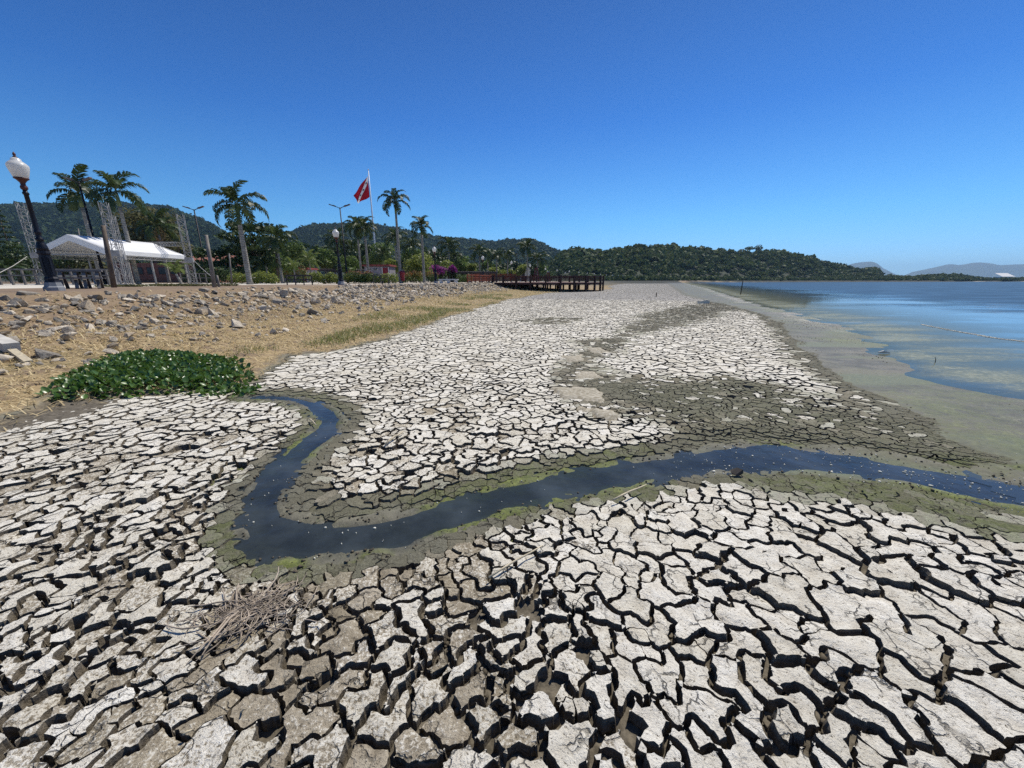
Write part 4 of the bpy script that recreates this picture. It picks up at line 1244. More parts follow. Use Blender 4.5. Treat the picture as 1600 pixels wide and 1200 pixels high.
# heap of dry roots and loose straws
M_ROOT = simple("dry_roots", (0.33, 0.275, 0.215), 0.85, 0, 0.4, 14.0, 0.2, 0.4)
M_STICK = simple("pale_straw_stick", (0.50, 0.43, 0.30), 0.7, 0, 0.2, 20.0, 0.25, 0.2)
def build_roots():
    c = np.array(G(392, 955))
    mb = MB()
    for i in range(250):
        a = random.random() * 6.28; rr = abs(random.gauss(0, 0.5))
        p = Vector((c[0] + 0.24 * rr * math.cos(a), c[1] + 0.15 * rr * math.sin(a), 0.010 + 0.022 * max(0, 1 - rr) * random.random()))
        d = random.random() * 6.28
        L = random.uniform(0.05, 0.16) if i > 24 else random.uniform(0.14, 0.24)
        pts = [p]; bend = random.gauss(0, 0.35)
        for k in range(4):
            d += bend + random.gauss(0, 0.12)
            p = p + Vector((math.cos(d), math.sin(d), 0)) * L / 4
            p.z = min(0.045, max(0.008, p.z + random.gauss(0, 0.004)))
            pts.append(p)
        w = random.uniform(0.0012, 0.0032) if i > 24 else random.uniform(0.003, 0.0055)
        mb.tube(pts, [w, w * 1.1, w, w * .8, w * .5], 4, False)
    o = mb.build("dry_root_heap", M_ROOT, smooth=True)
    tag(o, "tangled heap of dry grey brown roots lying on the cracked mud", "dry roots")
    def stick(name, label, u0, v0, u1, v1, r, mat, z0=0.02, z1=0.03, cat="stick", group=None):
        a = Vector((*G(u0, v0, z0), z0)); b = Vector((*G(u1, v1, z1), z1))
        m = a.lerp(b, 0.5) + Vector((0, 0, r))
        o = MB().tube([a, a.lerp(b, .25) + Vector((0, 0, r * .7)), m, a.lerp(b, .75), b], [r, r, r * .95, r * .8, r * .5], 6).build(name, mat, smooth=True)
        tag(o, label, cat, group)
    stick("straw_stick", "pale dry reed stalk bridging cracks just below the creek, longest of the straws", 764, 902, 848, 852, 0.006, M_STICK, 0.03, 0.035)
    stick("straw_stick", "thin pale stalk on the creek bank above the big pale plates", 958, 781, 1010, 757, 0.007, M_STICK)
    stick("straw_stick", "short pale stick on grey plates inside the creek bend", 602, 694, 630, 674, 0.012, M_STICK)
    stick("straw_stick", "short straw standing out of a crack below the root heap", 374, 1120, 381, 1107, 0.004, M_STICK, -0.03, 0.03)
    stick("straw_stick", "thin fallen straw near the dark puddle edge at the small green patch", 484, 655, 494, 664, 0.008, M_STICK, 0.0, 0.01)
    stick("straw_stick", "small straw piece on the lower left plates", 286, 1148, 300, 1140, 0.004, M_STICK, 0.01, 0.012)
    M_DARK = simple("dark_wet_wood", (0.045, 0.038, 0.032), 0.8)
    # posts in the shallows
    def post(label, u, v, h, r, lean=0.0):
        x, y = G(u, v, WATER)
        o = MB().tube([(0, 0, -0.4), (lean * .5, 0, h * .5), (lean, 0, h)], [r, r * .95, r * .8], 8).build("wooden_post", M_DARK, smooth=True, loc=(x, y, WATER))
        tag(o, label, "post")
    post("tall thin dark post standing in the shallow lake water", 1157, 460, 1.65, 0.05, 0.05)
    post("short dark stake in the mud left of the scummy shore", 1025, 464, 0.42, 0.05, 0.02)
    post("short leaning dark twig in the greenish shallows by the shore", 1463, 566, 0.10, 0.006, -0.05)
    # stone in the creek
    x, y = G(1152, 739, 0.0)
    o = link("creek_stone", rock_mesh(991, 0.55), M_DARK, loc=(x, y, 0.01)); o.scale = (0.13, 0.12, 0.12)
    tag(o, "small dark stone at the muddy edge of the creek", "stone")
    x, y = G(1099, 474, 0.0)
    M_W = simple("bleached_board", (0.62, 0.58, 0.48), 0.8)
    o = MB().box((0, 0, .09), (0.75, 0.25, 0.18), 0.2).box((0.2, 0.05, 0.2), (0.3, 0.2, 0.06), 0.4).build("driftwood_block", M_W, loc=(x, y, 0))
    tag(o, "small bleached block lying alone on the far mud", "debris")
    x, y = G(1381, 550, 0.0)
    o = MB().tube([(-.12, 0, .02), (0, .01, .035), (.12, -.02, .015)], [.01, .03, .012], 6).build("white_litter", M_W, loc=(x, y, WATER + .005))
    tag(o, "small white piece of litter at the water's edge", "litter")
    # beam end lying at the left border of the straw
    M_CONC = simple("weathered_concrete", (0.50, 0.475, 0.42), 0.9, 0, 0.15, 5.0)
    a = hit(22, 552); b = hit(-60, 520)
    A = Vector((a[0], a[1], a[2] + 0.10)); B = Vector((b[0], b[1], b[2] + 0.16))
    o = MB().beam(A, B, 0.20, 0.15).build("concrete_beam", M_CONC)
    tag(o, "pale concrete beam with dark underside poking out of the dry grass", "beam")
    a2 = hit(46, 569)
    o = MB().beam(Vector((a[0] + .05, a[1] - .05, a[2] + .05)), Vector((a2[0], a2[1], a2[2] + 0.02)), 0.10, 0.06).build("broken_plank", M_STICK)
    tag(o, "short pale plank lying in straw beyond the end of the concrete beam", "plank")
build_roots()

# ------------------------------------------------------------------ hills and woods
def slope(u, v):
    """photo pixel -> (x / y, height above the eye / y)"""
    q = P(u, v, 1.0)
    return q.x, q.z - EYE
def profile(pts):
    a = np.array([slope(u, v) for u, v in pts])
    return lambda s: np.interp(s, a[:, 0], a[:, 1])
M_HILL = simple("hill_undergrowth", (0.030, 0.038, 0.018), 0.95, 0, 0.35, 0.05)
M_FAR = simple("far_hill_slope", (0.050, 0.060, 0.042), 0.95, 0, 0.25, 0.004)
M_WOOD_NEAR = leaf_material("woodland_leaves", (0.016, 0.033, 0.009), (0.120, 0.155, 0.045), 0.7, 0.18, 0.2)
M_WOOD_FAR = leaf_material("distant_woodland_leaves", (0.013, 0.030, 0.012), (0.055, 0.085, 0.030), 0.8, 0.12, 0.1)
def hill(name, prof, front, ridge, s0, s1, tree_h, mat, ns=120, nq=14, bumps=0.06, seed=0):
    """a hill whose crown line, trees included, follows prof; front and ridge give its near foot and its crown distance"""
    s = np.linspace(s0, s1, ns); q = np.linspace(0, 1.35, nq)
    S, Q = np.meshgrid(s, q)
    def surf(S, Q):
        yf, yr = front(S), ridge(S)
        Y = yf + (yr - yf) * Q
        X = S * Y
        top = np.maximum(prof(S) * yr + EYE - tree_h, 0.8)
        w = np.where(Q <= 1, np.sin(np.clip(Q, 0, 1) * np.pi / 2) ** 1.15, 1 - 0.9 * np.maximum(Q - 1, 0) ** 1.5)
        L = np.maximum(yr - yf, 30)
        rel = fbm(X / L, Y / L, 5.0, 4, seed) * bumps * top * np.sin(np.clip(Q, 0, 1) * np.pi)
        return X, Y, 0.6 + (top - 0.6) * w + rel
    X, Y, Z = surf(S, Q)
    I = np.arange(ns * nq).reshape(nq, ns)
    f = np.stack([I[:-1, :-1], I[:-1, 1:], I[1:, 1:], I[1:, :-1]], -1).reshape(-1, 4)
    link(name, mesh_np(name, np.stack([X, Y, Z], -1).reshape(-1, 3), [f], None, True), mat, kind="structure")
    return surf
def canopy(name, pts, hs, rs, tints, mat, cards, size_k, parent=None, kind="stuff"):
    """many crowns made of leaf clumps; pts are the crown feet"""
    n = len(pts)
    k = cards
    dirs = RNG.normal(0, 1, (n, k, 3)); dirs /= np.linalg.norm(dirs, axis=2, keepdims=True)
    dirs[..., 2] = np.abs(dirs[..., 2]) * 1.0 - 0.25
    rad = 0.62 + 0.42 * RNG.random((n, k, 1))
    lob = 1 + 0.28 * np.sin(dirs[..., 0:1] * 5 + RNG.random((n, 1, 1)) * 9) * np.cos(dirs[..., 1:2] * 4 + RNG.random((n, 1, 1)) * 9)
    c = dirs * rad * lob * np.stack([rs, rs, hs * 0.5], 1)[:, None, :]
    c[..., 2] += (hs * 0.55)[:, None]
    c += pts[:, None, :]
    nrm = dirs + RNG.normal(0, 0.45, dirs.shape)
    nrm /= np.linalg.norm(nrm, axis=2, keepdims=True)
    up = RNG.normal(0, 1, dirs.shape)
    a = np.cross(nrm, up); a /= np.linalg.norm(a, axis=2, keepdims=True) + 1e-9
    b = np.cross(nrm, a)
    sz = (rs * size_k)[:, None, None] * (0.6 + 0.8 * RNG.random((n, k, 1)))
    V = np.stack([c - a * sz, c - b * sz * 0.8, c + a * sz, c + b * sz * 0.8], 2).reshape(-1, 3)
    F = np.arange(n * k * 4).reshape(-1, 4)
    g = np.repeat(RNG.random((n, k, 1)), 4, 2).reshape(-1)
    t = np.repeat(tints, k * 4)
    me = mesh_np(name, V, [F], {"tint": np.stack([t, g, g], 1)})
    return link(name, me, mat, parent, kind=kind)
def wood(name, surf, s0, s1, n, rmin, rmax, mat, cards, size_k, qmax=1.06, qpow=1.0, seed=0, tree_h=None):
    s = s0 + (s1 - s0) * RNG.random(n); q = qmax * RNG.random(n) ** qpow
    X, Y, Z = surf(s, q)
    r = rmin + (rmax - rmin) * RNG.random(n) ** 1.6
    r = r * np.clip(0.35 + Z / 32.0, 0.45, 1.0)
    h = r * (1.15 + 0.6 * RNG.random(n))
    t = np.clip(0.5 + 0.45 * fbm(X, Y, 1 / (rmax * 6), 3, 501 + seed) + RNG.normal(0, 0.26, n), 0, 1)
    canopy(name, np.stack([X, Y, Z - 0.25 * h], 1), h, r, t, mat, cards, size_k)

# the wooded headland across the flat
HEAD = [(800, 425), (850, 410), (872, 398), (900, 388), (920, 389), (940, 391), (958, 387), (975, 386), (1000, 383), (1020, 384), (1040, 380), (1060, 385), (1085, 386), (1110, 389), (1130, 388), (1160, 391),
        (1190, 390), (1215, 391), (1232, 395), (1255, 396), (1268, 396), (1275, 404), (1300, 407), (1320, 411), (1345, 415), (1362, 413), (1376, 417), (1380, 423), (1410, 424.5), (1440, 423),
        (1475, 421.5), (1500, 422), (1530, 426), (1560, 428), (1600, 427), (1700, 424), (1900, 420)]
hp = profile(HEAD)
_fr = lambda s: np.interp(s, [-0.3, 0.0, .1, .2, .33, .47, .68, .98, 1.29, 2.0], [290, 250, 245, 255, 290, 340, 400, 455, 520, 580])
_rd = lambda s: _fr(s) + np.interp(s, [-0.3, 0.3, 0.95, 1.0, 2.0], [170, 150, 120, 60, 60])
surf = hill("headland_hill", hp, _fr, _rd, 0.0, 2.1, 9.0, M_HILL, 160, 14, 0.10, 3)
wood("headland_forest", surf, 0.0, 1.45, 2300, 3.6, 8.5, M_WOOD_NEAR, 70, 0.28, 1.04, 0.85, 1)
# low scrub and trees on the shore at its foot
n = 420
s = 0.16 + 1.25 * RNG.random(n)
y = _fr(s) - 4 + 10 * RNG.random(n)
canopy("shore_forest", np.stack([s * y, y, np.full(n, 0.1)], 1), 2.5 + 3 * RNG.random(n), 2.0 + 2.4 * RNG.random(n), np.clip(0.75 + RNG.normal(0, .25, n), 0, 1), M_WOOD_NEAR, 50, 0.30)
# mid hills behind the park
m2 = profile([(330, 420), (400, 395), (440, 372), (462, 362), (480, 357), (500, 353.5), (540, 350), (580, 354), (620, 359), (680, 370), (720, 375), (745, 378), (775, 381), (795, 376.5), (808, 379), (818, 376), (832, 376), (845, 383), (858, 389), (872, 395), (900, 404), (950, 425)])
surf = hill("forested_hill", m2, lambda s: 600 + 0 * s, lambda s: 1200 + 0 * s, slope(330, 420)[0], slope(950, 425)[0], 13, M_HILL, 120, 12, 0.12, 5)
wood("hillside_forest", surf, slope(420, 400)[0], slope(900, 404)[0], 5200, 6.5, 11, M_WOOD_FAR, 22, 0.40, 1.03, 0.8, 2)
m1 = profile([(-300, 345), (-100, 335), (0, 328), (40, 326), (60, 324.5), (90, 327), (130, 326), (180, 324), (230, 326), (262, 327), (285, 336), (310, 346), (335, 357), (360, 372), (400, 392), (450, 415)])
surf = hill("forested_hill", m1, lambda s: 480 + 0 * s, lambda s: 1000 + 0 * s, slope(-300, 345)[0], slope(450, 415)[0], 12, M_HILL, 120, 12, 0.10, 7)
wood("hillside_forest", surf, slope(-30, 340)[0], slope(430, 410)[0], 3600, 6, 10, M_WOOD_FAR, 22, 0.40, 1.03, 0.8, 4)
# mountains beyond the lake
for pts in ([(1290, 437), (1318, 418), (1330, 412.5), (1345, 409.5), (1362, 408.5), (1370, 411), (1380, 419), (1392, 425), (1420, 437)],
            [(1395, 438), (1425, 425), (1445, 421), (1462, 417.5), (1478, 413.5), (1486, 412.5), (1497, 414), (1505, 413.5), (1520, 410.5), (1533, 410), (1550, 411.5), (1562, 414.5), (1580, 413.5), (1610, 412.5), (1680, 411), (1800, 420)]):
    pr = profile(pts)
    hill("mountain", pr, lambda s: 5200 + 0 * s, lambda s: 6000 + 0 * s, slope(*pts[0])[0], slope(*pts[-1])[0], 0, M_FAR, 60, 10, 0.05, 9)
# far shore under them
M_SHOREHILL = M_HILL

# haze: the air between here and the far hills
def build_haze():
    t = NT("haze_air")
    v = t.node("VolumePrincipled")
    v.inputs["Color"].default_value = (0.47, 0.73, 1.0, 1)
    v.inputs["Density"].default_value = HAZE
    v.inputs["Anisotropy"].default_value = 0.2
    t.l.new(v.outputs[0], t.out.inputs["Volume"])
    o = MB().box((0, 0, 0), (24000, 17000, 320)).build("haze", t.m, loc=(0, 0, 0), kind="stuff")
    o.location = (0, 0, 160 - 3.2)
    return o
HAZE = 1.05e-4

# ------------------------------------------------------------------ trees and palms
M_BARK = simple("bark", (0.15, 0.125, 0.10), 0.9, 0, 0.3, 4.0)
M_PALMTRUNK = None
def palm_trunk_material():
    t = NT("palm_trunk")
    co = t.n.new("ShaderNodeTexCoord").outputs["Object"]
    sep = t.node("SeparateXYZ", None, i0=co)
    w = t.math("SINE", t.math("MULTIPLY", sep.outputs[2], 38.0))
    n = t.noise(co, 5, 6)
    c = t.mix(t.step(n, 0.3, 0.7), (0.20, 0.185, 0.16), (0.36, 0.34, 0.30))
    c = t.mix(t.step(w, 0.75, 1.0), c, (0.14, 0.125, 0.105))
    return t.end(t.bsdf(c, 0.85, t.bump(w, 0.25, 0.02), 0.2))
M_PALMTRUNK = palm_trunk_material()
M_FROND = leaf_material("palm_frond", (0.022, 0.042, 0.012), (0.065, 0.100, 0.026), 0.48, 0.22, 0.35, False)
M_FROND_YEL = leaf_material("young_palm_frond", (0.07, 0.11, 0.022), (0.16, 0.20, 0.05), 0.45, 0.35, 0.4, False)
M_FROND_DEAD = leaf_material("dead_palm_frond", (0.22, 0.14, 0.07), (0.32, 0.22, 0.11), 0.8, 0.2, 0.1, False)
M_SHAFT = simple("palm_crownshaft", (0.11, 0.15, 0.05), 0.5, 0, 0.15, 3.0)
def frond_mesh(seed, droop=1.0, mat=None, dens=34, wide=0.27):
    """unit-length frond leaving along +X, arching; long leaflets hang from both sides"""
    rnd = random.Random(seed)
    V = []; F = []
    n = 10
    pts = []
    ang = math.radians(22); x = z = 0
    for i in range(n + 1):
        pts.append(Vector((x, 0, z)))
        a = ang - droop * math.radians(118) * (i / n) ** 1.35
        x += math.cos(a) / n; z += math.sin(a) / n
    for i in range(n):
        p, q = pts[i], pts[i + 1]; w0 = 0.014 * (1 - i / n) + 0.003; w1 = 0.014 * (1 - (i + 1) / n) + 0.003
        b = len(V)
        V += [p + Vector((0, -w0, 0)), p + Vector((0, w0, 0)), q + Vector((0, w1, 0)), q + Vector((0, -w1, 0))]
        F.append((b, b + 1, b + 2, b + 3))
    for j in range(dens):
        s = 0.10 + 0.90 * (j + rnd.random() * 0.6) / dens
        k = min(int(s * n), n - 1); f = s * n - k
        p = pts[k].lerp(pts[k + 1], min(f, 1))
        d = (pts[k + 1] - pts[k]).normalized()
        L = wide * (math.sin(math.pi * min(1, 0.12 + s * 0.86)) ** 0.6) * rnd.uniform(0.8, 1.15)
        for sd in (-1, 1):
            dr = (d * rnd.uniform(0.35, 0.75) + Vector((0, sd * 0.75, rnd.uniform(-0.15, 0.35)))).normalized()
            e1 = p + dr * L * 0.55
            e2 = e1 + (dr * 0.55 + Vector((0, 0, -1.25))).normalized() * L * 0.5
            w = d * 0.021
            b = len(V)
            V += [p - w * .6, p + w * .6, e1 + w, e1 - w, e2]
            F += [(b, b + 1, b + 2, b + 3), (b + 3, b + 2, b + 4)]
    me = bpy.data.meshes.new("frond")
    me.from_pydata([tuple(v) for v in V], [], F); me.update()
    me.materials.append(mat)
    return me
FRONDS = [frond_mesh(600 + i, random.uniform(0.85, 1.25), M_FROND) for i in range(5)]
FRONDS_YEL = [frond_mesh(620 + i, random.uniform(0.7, 1.1), M_FROND_YEL, 20, 0.22) for i in range(3)]
FROND_DEAD = frond_mesh(640, 1.45, M_FROND_DEAD, 18, 0.2)
def palm(u, v, Y, R, label, rad=0.16, n=16, group="royal palms along the lakeside park", lean=0.0, dead=0, shaft=True, mats=None, name="royal_palm", spread=1.0, wind=(-0.25, 0.0)):
    c = P(u, v, Y)
    x, y = c.x - lean, c.y
    h = c.z - TOP
    t = thing(name, label, "palm tree", (x, y, TOP), group)
    sh = 0.16 * h if shaft else 0.0
    mb = MB()
    m = 14
    pts = [(lean * (i / m) ** 1.6, 0, (h - sh) * i / m - (0.1 if i == 0 else 0)) for i in range(m + 1)]
    rr = [rad * (1.35 if i == 0 else 1.0 + 0.12 * math.sin(i / m * 3.1) - 0.35 * (i / m)) for i in range(m + 1)]
    mb.tube(pts, rr, 10).build("trunk", M_PALMTRUNK, t, True)
    tip = Vector((lean, 0, h))
    if shaft:
        a = Vector(pts[-1])
        MB().tube([a, a.lerp(tip, .4), a.lerp(tip, .85), tip], [rad * .72, rad * .78, rad * .5, rad * .25], 8).build("crownshaft", M_SHAFT, t, True)
    for i in range(n):
        az = i * 2.39996 + random.uniform(-0.25, 0.25)
        k = i / max(1, n - 1)
        el = math.radians(66 - 104 * k ** 0.85 * spread + random.uniform(-10, 10))
        o = bpy.data.objects.new("frond", random.choice(mats or FRONDS)); COL.objects.link(o); o.parent = t
        o.location = tip - Vector((0, 0, 0.04 * h * 0.3))
        q = Euler((random.uniform(-0.35, 0.35), -el, 0)).to_quaternion()
        o.rotation_euler = (Euler((0, 0, az)).to_quaternion() @ q).to_euler()
        o.scale = (R * random.uniform(0.85, 1.1),) * 3
    for i in range(dead):
        o = bpy.data.objects.new("dead_frond", FROND_DEAD); COL.objects.link(o); o.parent = t
        o.location = tip - Vector((0, 0, 0.12)); o.rotation_euler = (0, math.radians(62), random.uniform(0, 6.28)); o.scale = (R * 0.8,) * 3
        o["label"] = "withered brown frond hanging down"
    return t

M_LEAF_DARK = leaf_material("dark_broad_leaves", (0.012, 0.027, 0.008), (0.062, 0.100, 0.026), 0.5, 0.2, 0.35)
M_LEAF_MID = leaf_material("mid_green_leaves", (0.034, 0.064, 0.014), (0.130, 0.190, 0.045), 0.55, 0.3, 0.3)
M_LEAF_LIGHT = leaf_material("yellow_green_leaves", (0.085, 0.120, 0.020), (0.25, 0.285, 0.065), 0.55, 0.35, 0.3)
M_LEAF_DRY = leaf_material("sparse_olive_leaves", (0.050, 0.055, 0.020), (0.155, 0.150, 0.060), 0.65, 0.3, 0.2)
M_LEAF_PINK = leaf_material("magenta_blossom", (0.12, 0.014, 0.10), (0.34, 0.05, 0.28), 0.6, 0.35, 0.2)
M_LEAF_RED = leaf_material("reddish_leaves", (0.11, 0.035, 0.020), (0.26, 0.11, 0.045), 0.6, 0.3, 0.2)
def leaf_cards(clumps, n, size, up=0.4, shell=0.55):
    """n leaf cards spread through clumps [(centre, radii)]; returns V, F, tint"""
    C = np.array([c for c, r in clumps], float); Rr = np.array([r for c, r in clumps], float)
    w = (Rr[:, 0] * Rr[:, 1] * Rr[:, 2]) ** 0.67; w /= w.sum()
    k = RNG.choice(len(clumps), n, p=w)
    d = RNG.normal(0, 1, (n, 3)); d /= np.linalg.norm(d, axis=1, keepdims=True)
    rad = shell + (1.05 - shell) * RNG.random((n, 1)) ** 0.7
    c = C[k] + d * Rr[k] * rad
    nr = d * 0.7 + RNG.normal(0, 0.55, (n, 3)) + np.array([0, 0, up]); nr /= np.linalg.norm(nr, axis=1, keepdims=True)
    a = np.cross(nr, RNG.normal(0, 1, (n, 3))); a /= np.linalg.norm(a, axis=1, keepdims=True) + 1e-9
    b = np.cross(nr, a)
    s = size * (0.6 + 0.8 * RNG.random((n, 1)))
    V = np.stack([c - a * s, c - b * s * .55 + a * s * .1, c + a * s, c + b * s * .55 + a * s * .1], 1).reshape(-1, 3)
    F = np.arange(n * 4).reshape(-1, 4)
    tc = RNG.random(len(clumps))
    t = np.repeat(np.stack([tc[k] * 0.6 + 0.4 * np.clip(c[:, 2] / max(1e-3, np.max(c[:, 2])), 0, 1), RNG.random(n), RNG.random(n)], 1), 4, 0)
    return V, F, t
def tree(name, label, cat, loc, h, w, trunk_h, mat, n=1500, size=0.16, nclump=14, flat=0.75, trunk_r=0.14, limbs=5, group=None, tiers=0, shell=0.5, dep=None):
    t = thing(name, label, cat, loc, group)
    dep = dep or w
    cl = []
    if tiers:
        for i in range(tiers):
            zz = trunk_h + (h - trunk_h) * (i + 0.4) / tiers
            ww = w * 0.5 * (1 - 0.55 * (i / tiers) ** 1.5)
            for j in range(7):
                a = j * 0.9 + i * 0.4; rr = ww * random.uniform(0.45, 0.8)
                cl.append(((rr * math.cos(a), rr * math.sin(a) * dep / w, zz + random.uniform(-.2, .2)), (ww * .42, ww * .42, (h - trunk_h) / tiers * .38)))
    else:
        for i in range(nclump):
            a = i * 2.4; q = (i + 0.5) / nclump
            zz = trunk_h + (h - trunk_h) * (0.25 + 0.62 * random.random())
            lim = math.sqrt(max(0.08, 1 - ((zz - trunk_h) / (h - trunk_h) * 1.6 - 0.75) ** 2))
            rr = w * 0.33 * math.sqrt(q) * lim
            cr = w * random.uniform(0.13, 0.22)
            cl.append(((rr * math.cos(a), rr * math.sin(a) * dep / w, zz), (cr, cr, cr * flat)))
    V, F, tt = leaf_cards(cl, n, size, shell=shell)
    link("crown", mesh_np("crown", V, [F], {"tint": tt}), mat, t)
    mb = MB()
    top = Vector((random.uniform(-.1, .1) * w * .2, 0, trunk_h + (h - trunk_h) * 0.45))
    mb.tube([(0, 0, -0.15), top * 0.5, top], [trunk_r, trunk_r * .8, trunk_r * .35], 8)
    for i in range(limbs):
        c = Vector(random.choice(cl)[0]); b = top * random.uniform(0.45, 0.8)
        mb.tube([b, b.lerp(c, .5) + Vector((0, 0, .08 * h)), c], [trunk_r * .42, trunk_r * .25, trunk_r * .1], 6)
    mb.build("trunk", M_BARK, t, True)
    return t
def at(u, v, Y, z=TOP):
    """foot of a thing seen at column u (v = row of its middle) at distance Y"""
    q = P(u, v, Y)
    return (q.x, Y, z)
def spot(u, vtop, Y, w_px):
    q = P(u, vtop, Y); e = P(u + w_px, vtop, Y)
    return (P(u, (vtop + 440) / 2, Y).x, Y, TOP), q.z - TOP, e.x - q.x
def build_trees():
    L, h, w = spot(400, 346, 46, 112)
    tree("almond_tree", "broad dark sea almond tree with tiered branches behind the thick palm", "tree", L, h, w, h * 0.12, M_LEAF_DARK, 5200, 0.22, tiers=5, trunk_r=0.25, limbs=8)
    L, h, w = spot(333, 385, 44, 62)
    tree("almond_tree", "dark rounded tree between the double street light and the thick palm", "tree", L, h, w, h * 0.1, M_LEAF_DARK, 1700, 0.2, tiers=3)
    L, h, w = spot(236, 318, 62, 108)
    tree("rain_tree", "tall sparse olive green tree behind the white tent", "tree", L, h, w, h * 0.2, M_LEAF_DRY, 4200, 0.24, 26, trunk_r=0.25, limbs=12, shell=0.2)
    L, h, w = spot(276, 322, 66, 40)
    tree("bare_tree", "thin nearly leafless tree beside the far lattice tower", "tree", L, h, w, h * 0.4, M_LEAF_DRY, 260, 0.14, 14, trunk_r=0.12, limbs=18, shell=0.1)
    for u, vt, Y, wp, mat, n, lab in (
        (25, 378, 52, 70, M_LEAF_DARK, 2200, "dark bushy tree under the conifer at the left border"),
        (52, 388, 56, 50, M_LEAF_DARK, 1600, "dark bushy tree behind the leftmost lattice tower"),
        (105, 392, 60, 70, M_LEAF_DARK, 1600, "dark tree crown seen below the front gable of the white tent"),
        (210, 402, 62, 44, M_LEAF_MID, 900, "small green tree seen under the long side of the white tent"),
        (466, 378, 66, 58, M_LEAF_MID, 2200, "round mid green tree right of the dark almond tree"),
        (507, 385, 72, 52, M_LEAF_MID, 1800, "mid green tree behind the second street lamp, left of its globe"),
        (545, 398, 60, 46, M_LEAF_MID, 1300, "low green tree right behind the second street lamp's post"),
        (592, 372, 74, 66, M_LEAF_MID, 2400, "wide green tree behind the red roofed kiosk below the flagpole"),
        (612, 402, 56, 34, M_LEAF_LIGHT, 1000, "small yellow green tree right of the red roofed kiosk"),
        (655, 397, 52, 58, M_LEAF_LIGHT, 2100, "yellow green tree between two tall palms"),
        (690, 409, 66, 46, M_LEAF_LIGHT, 1300, "light green tree above the magenta bougainvillea"),
        (722, 405, 72, 36, M_LEAF_MID, 1100, "rounded green tree right of the bougainvillea"),
        (737, 411, 70, 22, M_LEAF_LIGHT, 700, "small bright green tree behind the dark pergola"),
        (772, 419, 92, 30, M_LEAF_LIGHT, 700, "low light green bush tree left of the fifth street lamp"),
        (793, 417, 100, 24, M_LEAF_LIGHT, 700, "light green bush tree just behind the fifth street lamp"),
        (815, 412, 104, 28, M_LEAF_LIGHT, 800, "light green tree above the small white building"),
        (440, 398, 42, 50, M_LEAF_MID, 1500, "broad leaved shrub tree at the right foot of the almond tree"),
        (845, 410, 150, 34, M_LEAF_MID, 700, "green tree rising behind the first red climbing frame"),
    ):
        L, h, w = spot(u, vt, Y, wp)
        tree("park_tree", lab, "tree", L, h, w, h * 0.18, mat, n, 0.0026 * Y + 0.02, 12, trunk_r=0.10)
    # the dense back row
    ORD = "first second third fourth fifth sixth seventh eighth ninth tenth eleventh twelfth thirteenth fourteenth fifteenth sixteenth seventeenth eighteenth nineteenth".split()
    back = [(k, random.uniform(376, 398), random.uniform(84, 100), random.uniform(40, 62)) for k in range(440, 720, 26)] + [(k, random.uniform(398, 412), random.uniform(110, 125), random.uniform(30, 44)) for k in range(720, 850, 22)]
    for i, (u, vt, Y, wp) in enumerate(back):
        L, h, w = spot(u, vt, Y, wp)
        tree("background_tree", "dense back row tree behind the palms and kiosks, %s from the almond tree" % ORD[i], "tree", L, h, w, h * 0.1, random.choice((M_LEAF_DARK, M_LEAF_MID, M_LEAF_DARK)), 1300, 0.34, 14, trunk_r=0.15, group="back row of dense park trees", shell=0.35)
    for i, (u, vt, Y, wp) in enumerate(((80, 398, 70, 60), (140, 404, 72, 50), (255, 392, 76, 60), (300, 380, 80, 60), (345, 400, 70, 50), (420, 384, 74, 60))):
        L, h, w = spot(u, vt, Y, wp)
        tree("background_tree", "dense dark tree standing far behind %s" % ("the leftmost lattice tower and first lamp", "the tent ridge near the leaning palm", "the coconut palm with withered frond", "the bare tree and tiled house", "the grey wooden pole", "the almond tree, half hidden by it")[i], "tree", L, h, w, h * 0.1, random.choice((M_LEAF_DARK, M_LEAF_DRY)), 1300, 0.3, 14, trunk_r=0.15, group="back row of dense trees behind the tent", shell=0.35)
    # conifer
    L, h, w = spot(12, 318, 58, 46)
    t = thing("conifer_tree", "pointed dark conifer standing at the left border", "tree", L)
    cl = []
    for i in range(13):
        zz = h * (0.2 + 0.78 * i / 12); rr = w * 0.5 * (1 - i / 13.0) + 0.1
        for j in range(6):
            a = j * 1.05 + i * 0.5
            cl.append(((rr * .55 * math.cos(a), rr * .55 * math.sin(a), zz), (rr * .5, rr * .5, 0.13)))
    V, F, tt = leaf_cards(cl, 2600, 0.14, shell=0.2)
    link("crown", mesh_np("crown", V, [F], {"tint": tt}), M_LEAF_DARK, t)
    MB().tube([(0, 0, -.1), (0, 0, h * .97)], [0.2, 0.03], 8).build("trunk", M_BARK, t, True)
    # lone trees on the headland crest
    for u, v, w, Y, lab in ((1172, 385.5, 15, 480, "flat topped lone tree standing clear on the ridge of the wooded headland"), (1186, 385, 12, 485, "dense rounded lone tree on the headland ridge right beside the flat topped one")):
        q = P(u, v, Y); e = P(u + w, v, Y)
        r = (e.x - q.x) / 2
        t = thing("ridge_tree", lab, "tree", (q.x, Y, q.z - 9.5))
        flat = 0.35 if Y == 480 else 0.8
        V, F, tt = leaf_cards([((0, 0, 8.0), (r, r, r * flat)), ((r * .4, 0, 7.6), (r * .6, r * .6, r * flat * .7)), ((-r * .4, 0, 7.8), (r * .6, r * .6, r * flat * .7))], 260, 0.8)
        link("crown", mesh_np("crown", V, [F], {"tint": tt}), M_WOOD_NEAR, t)
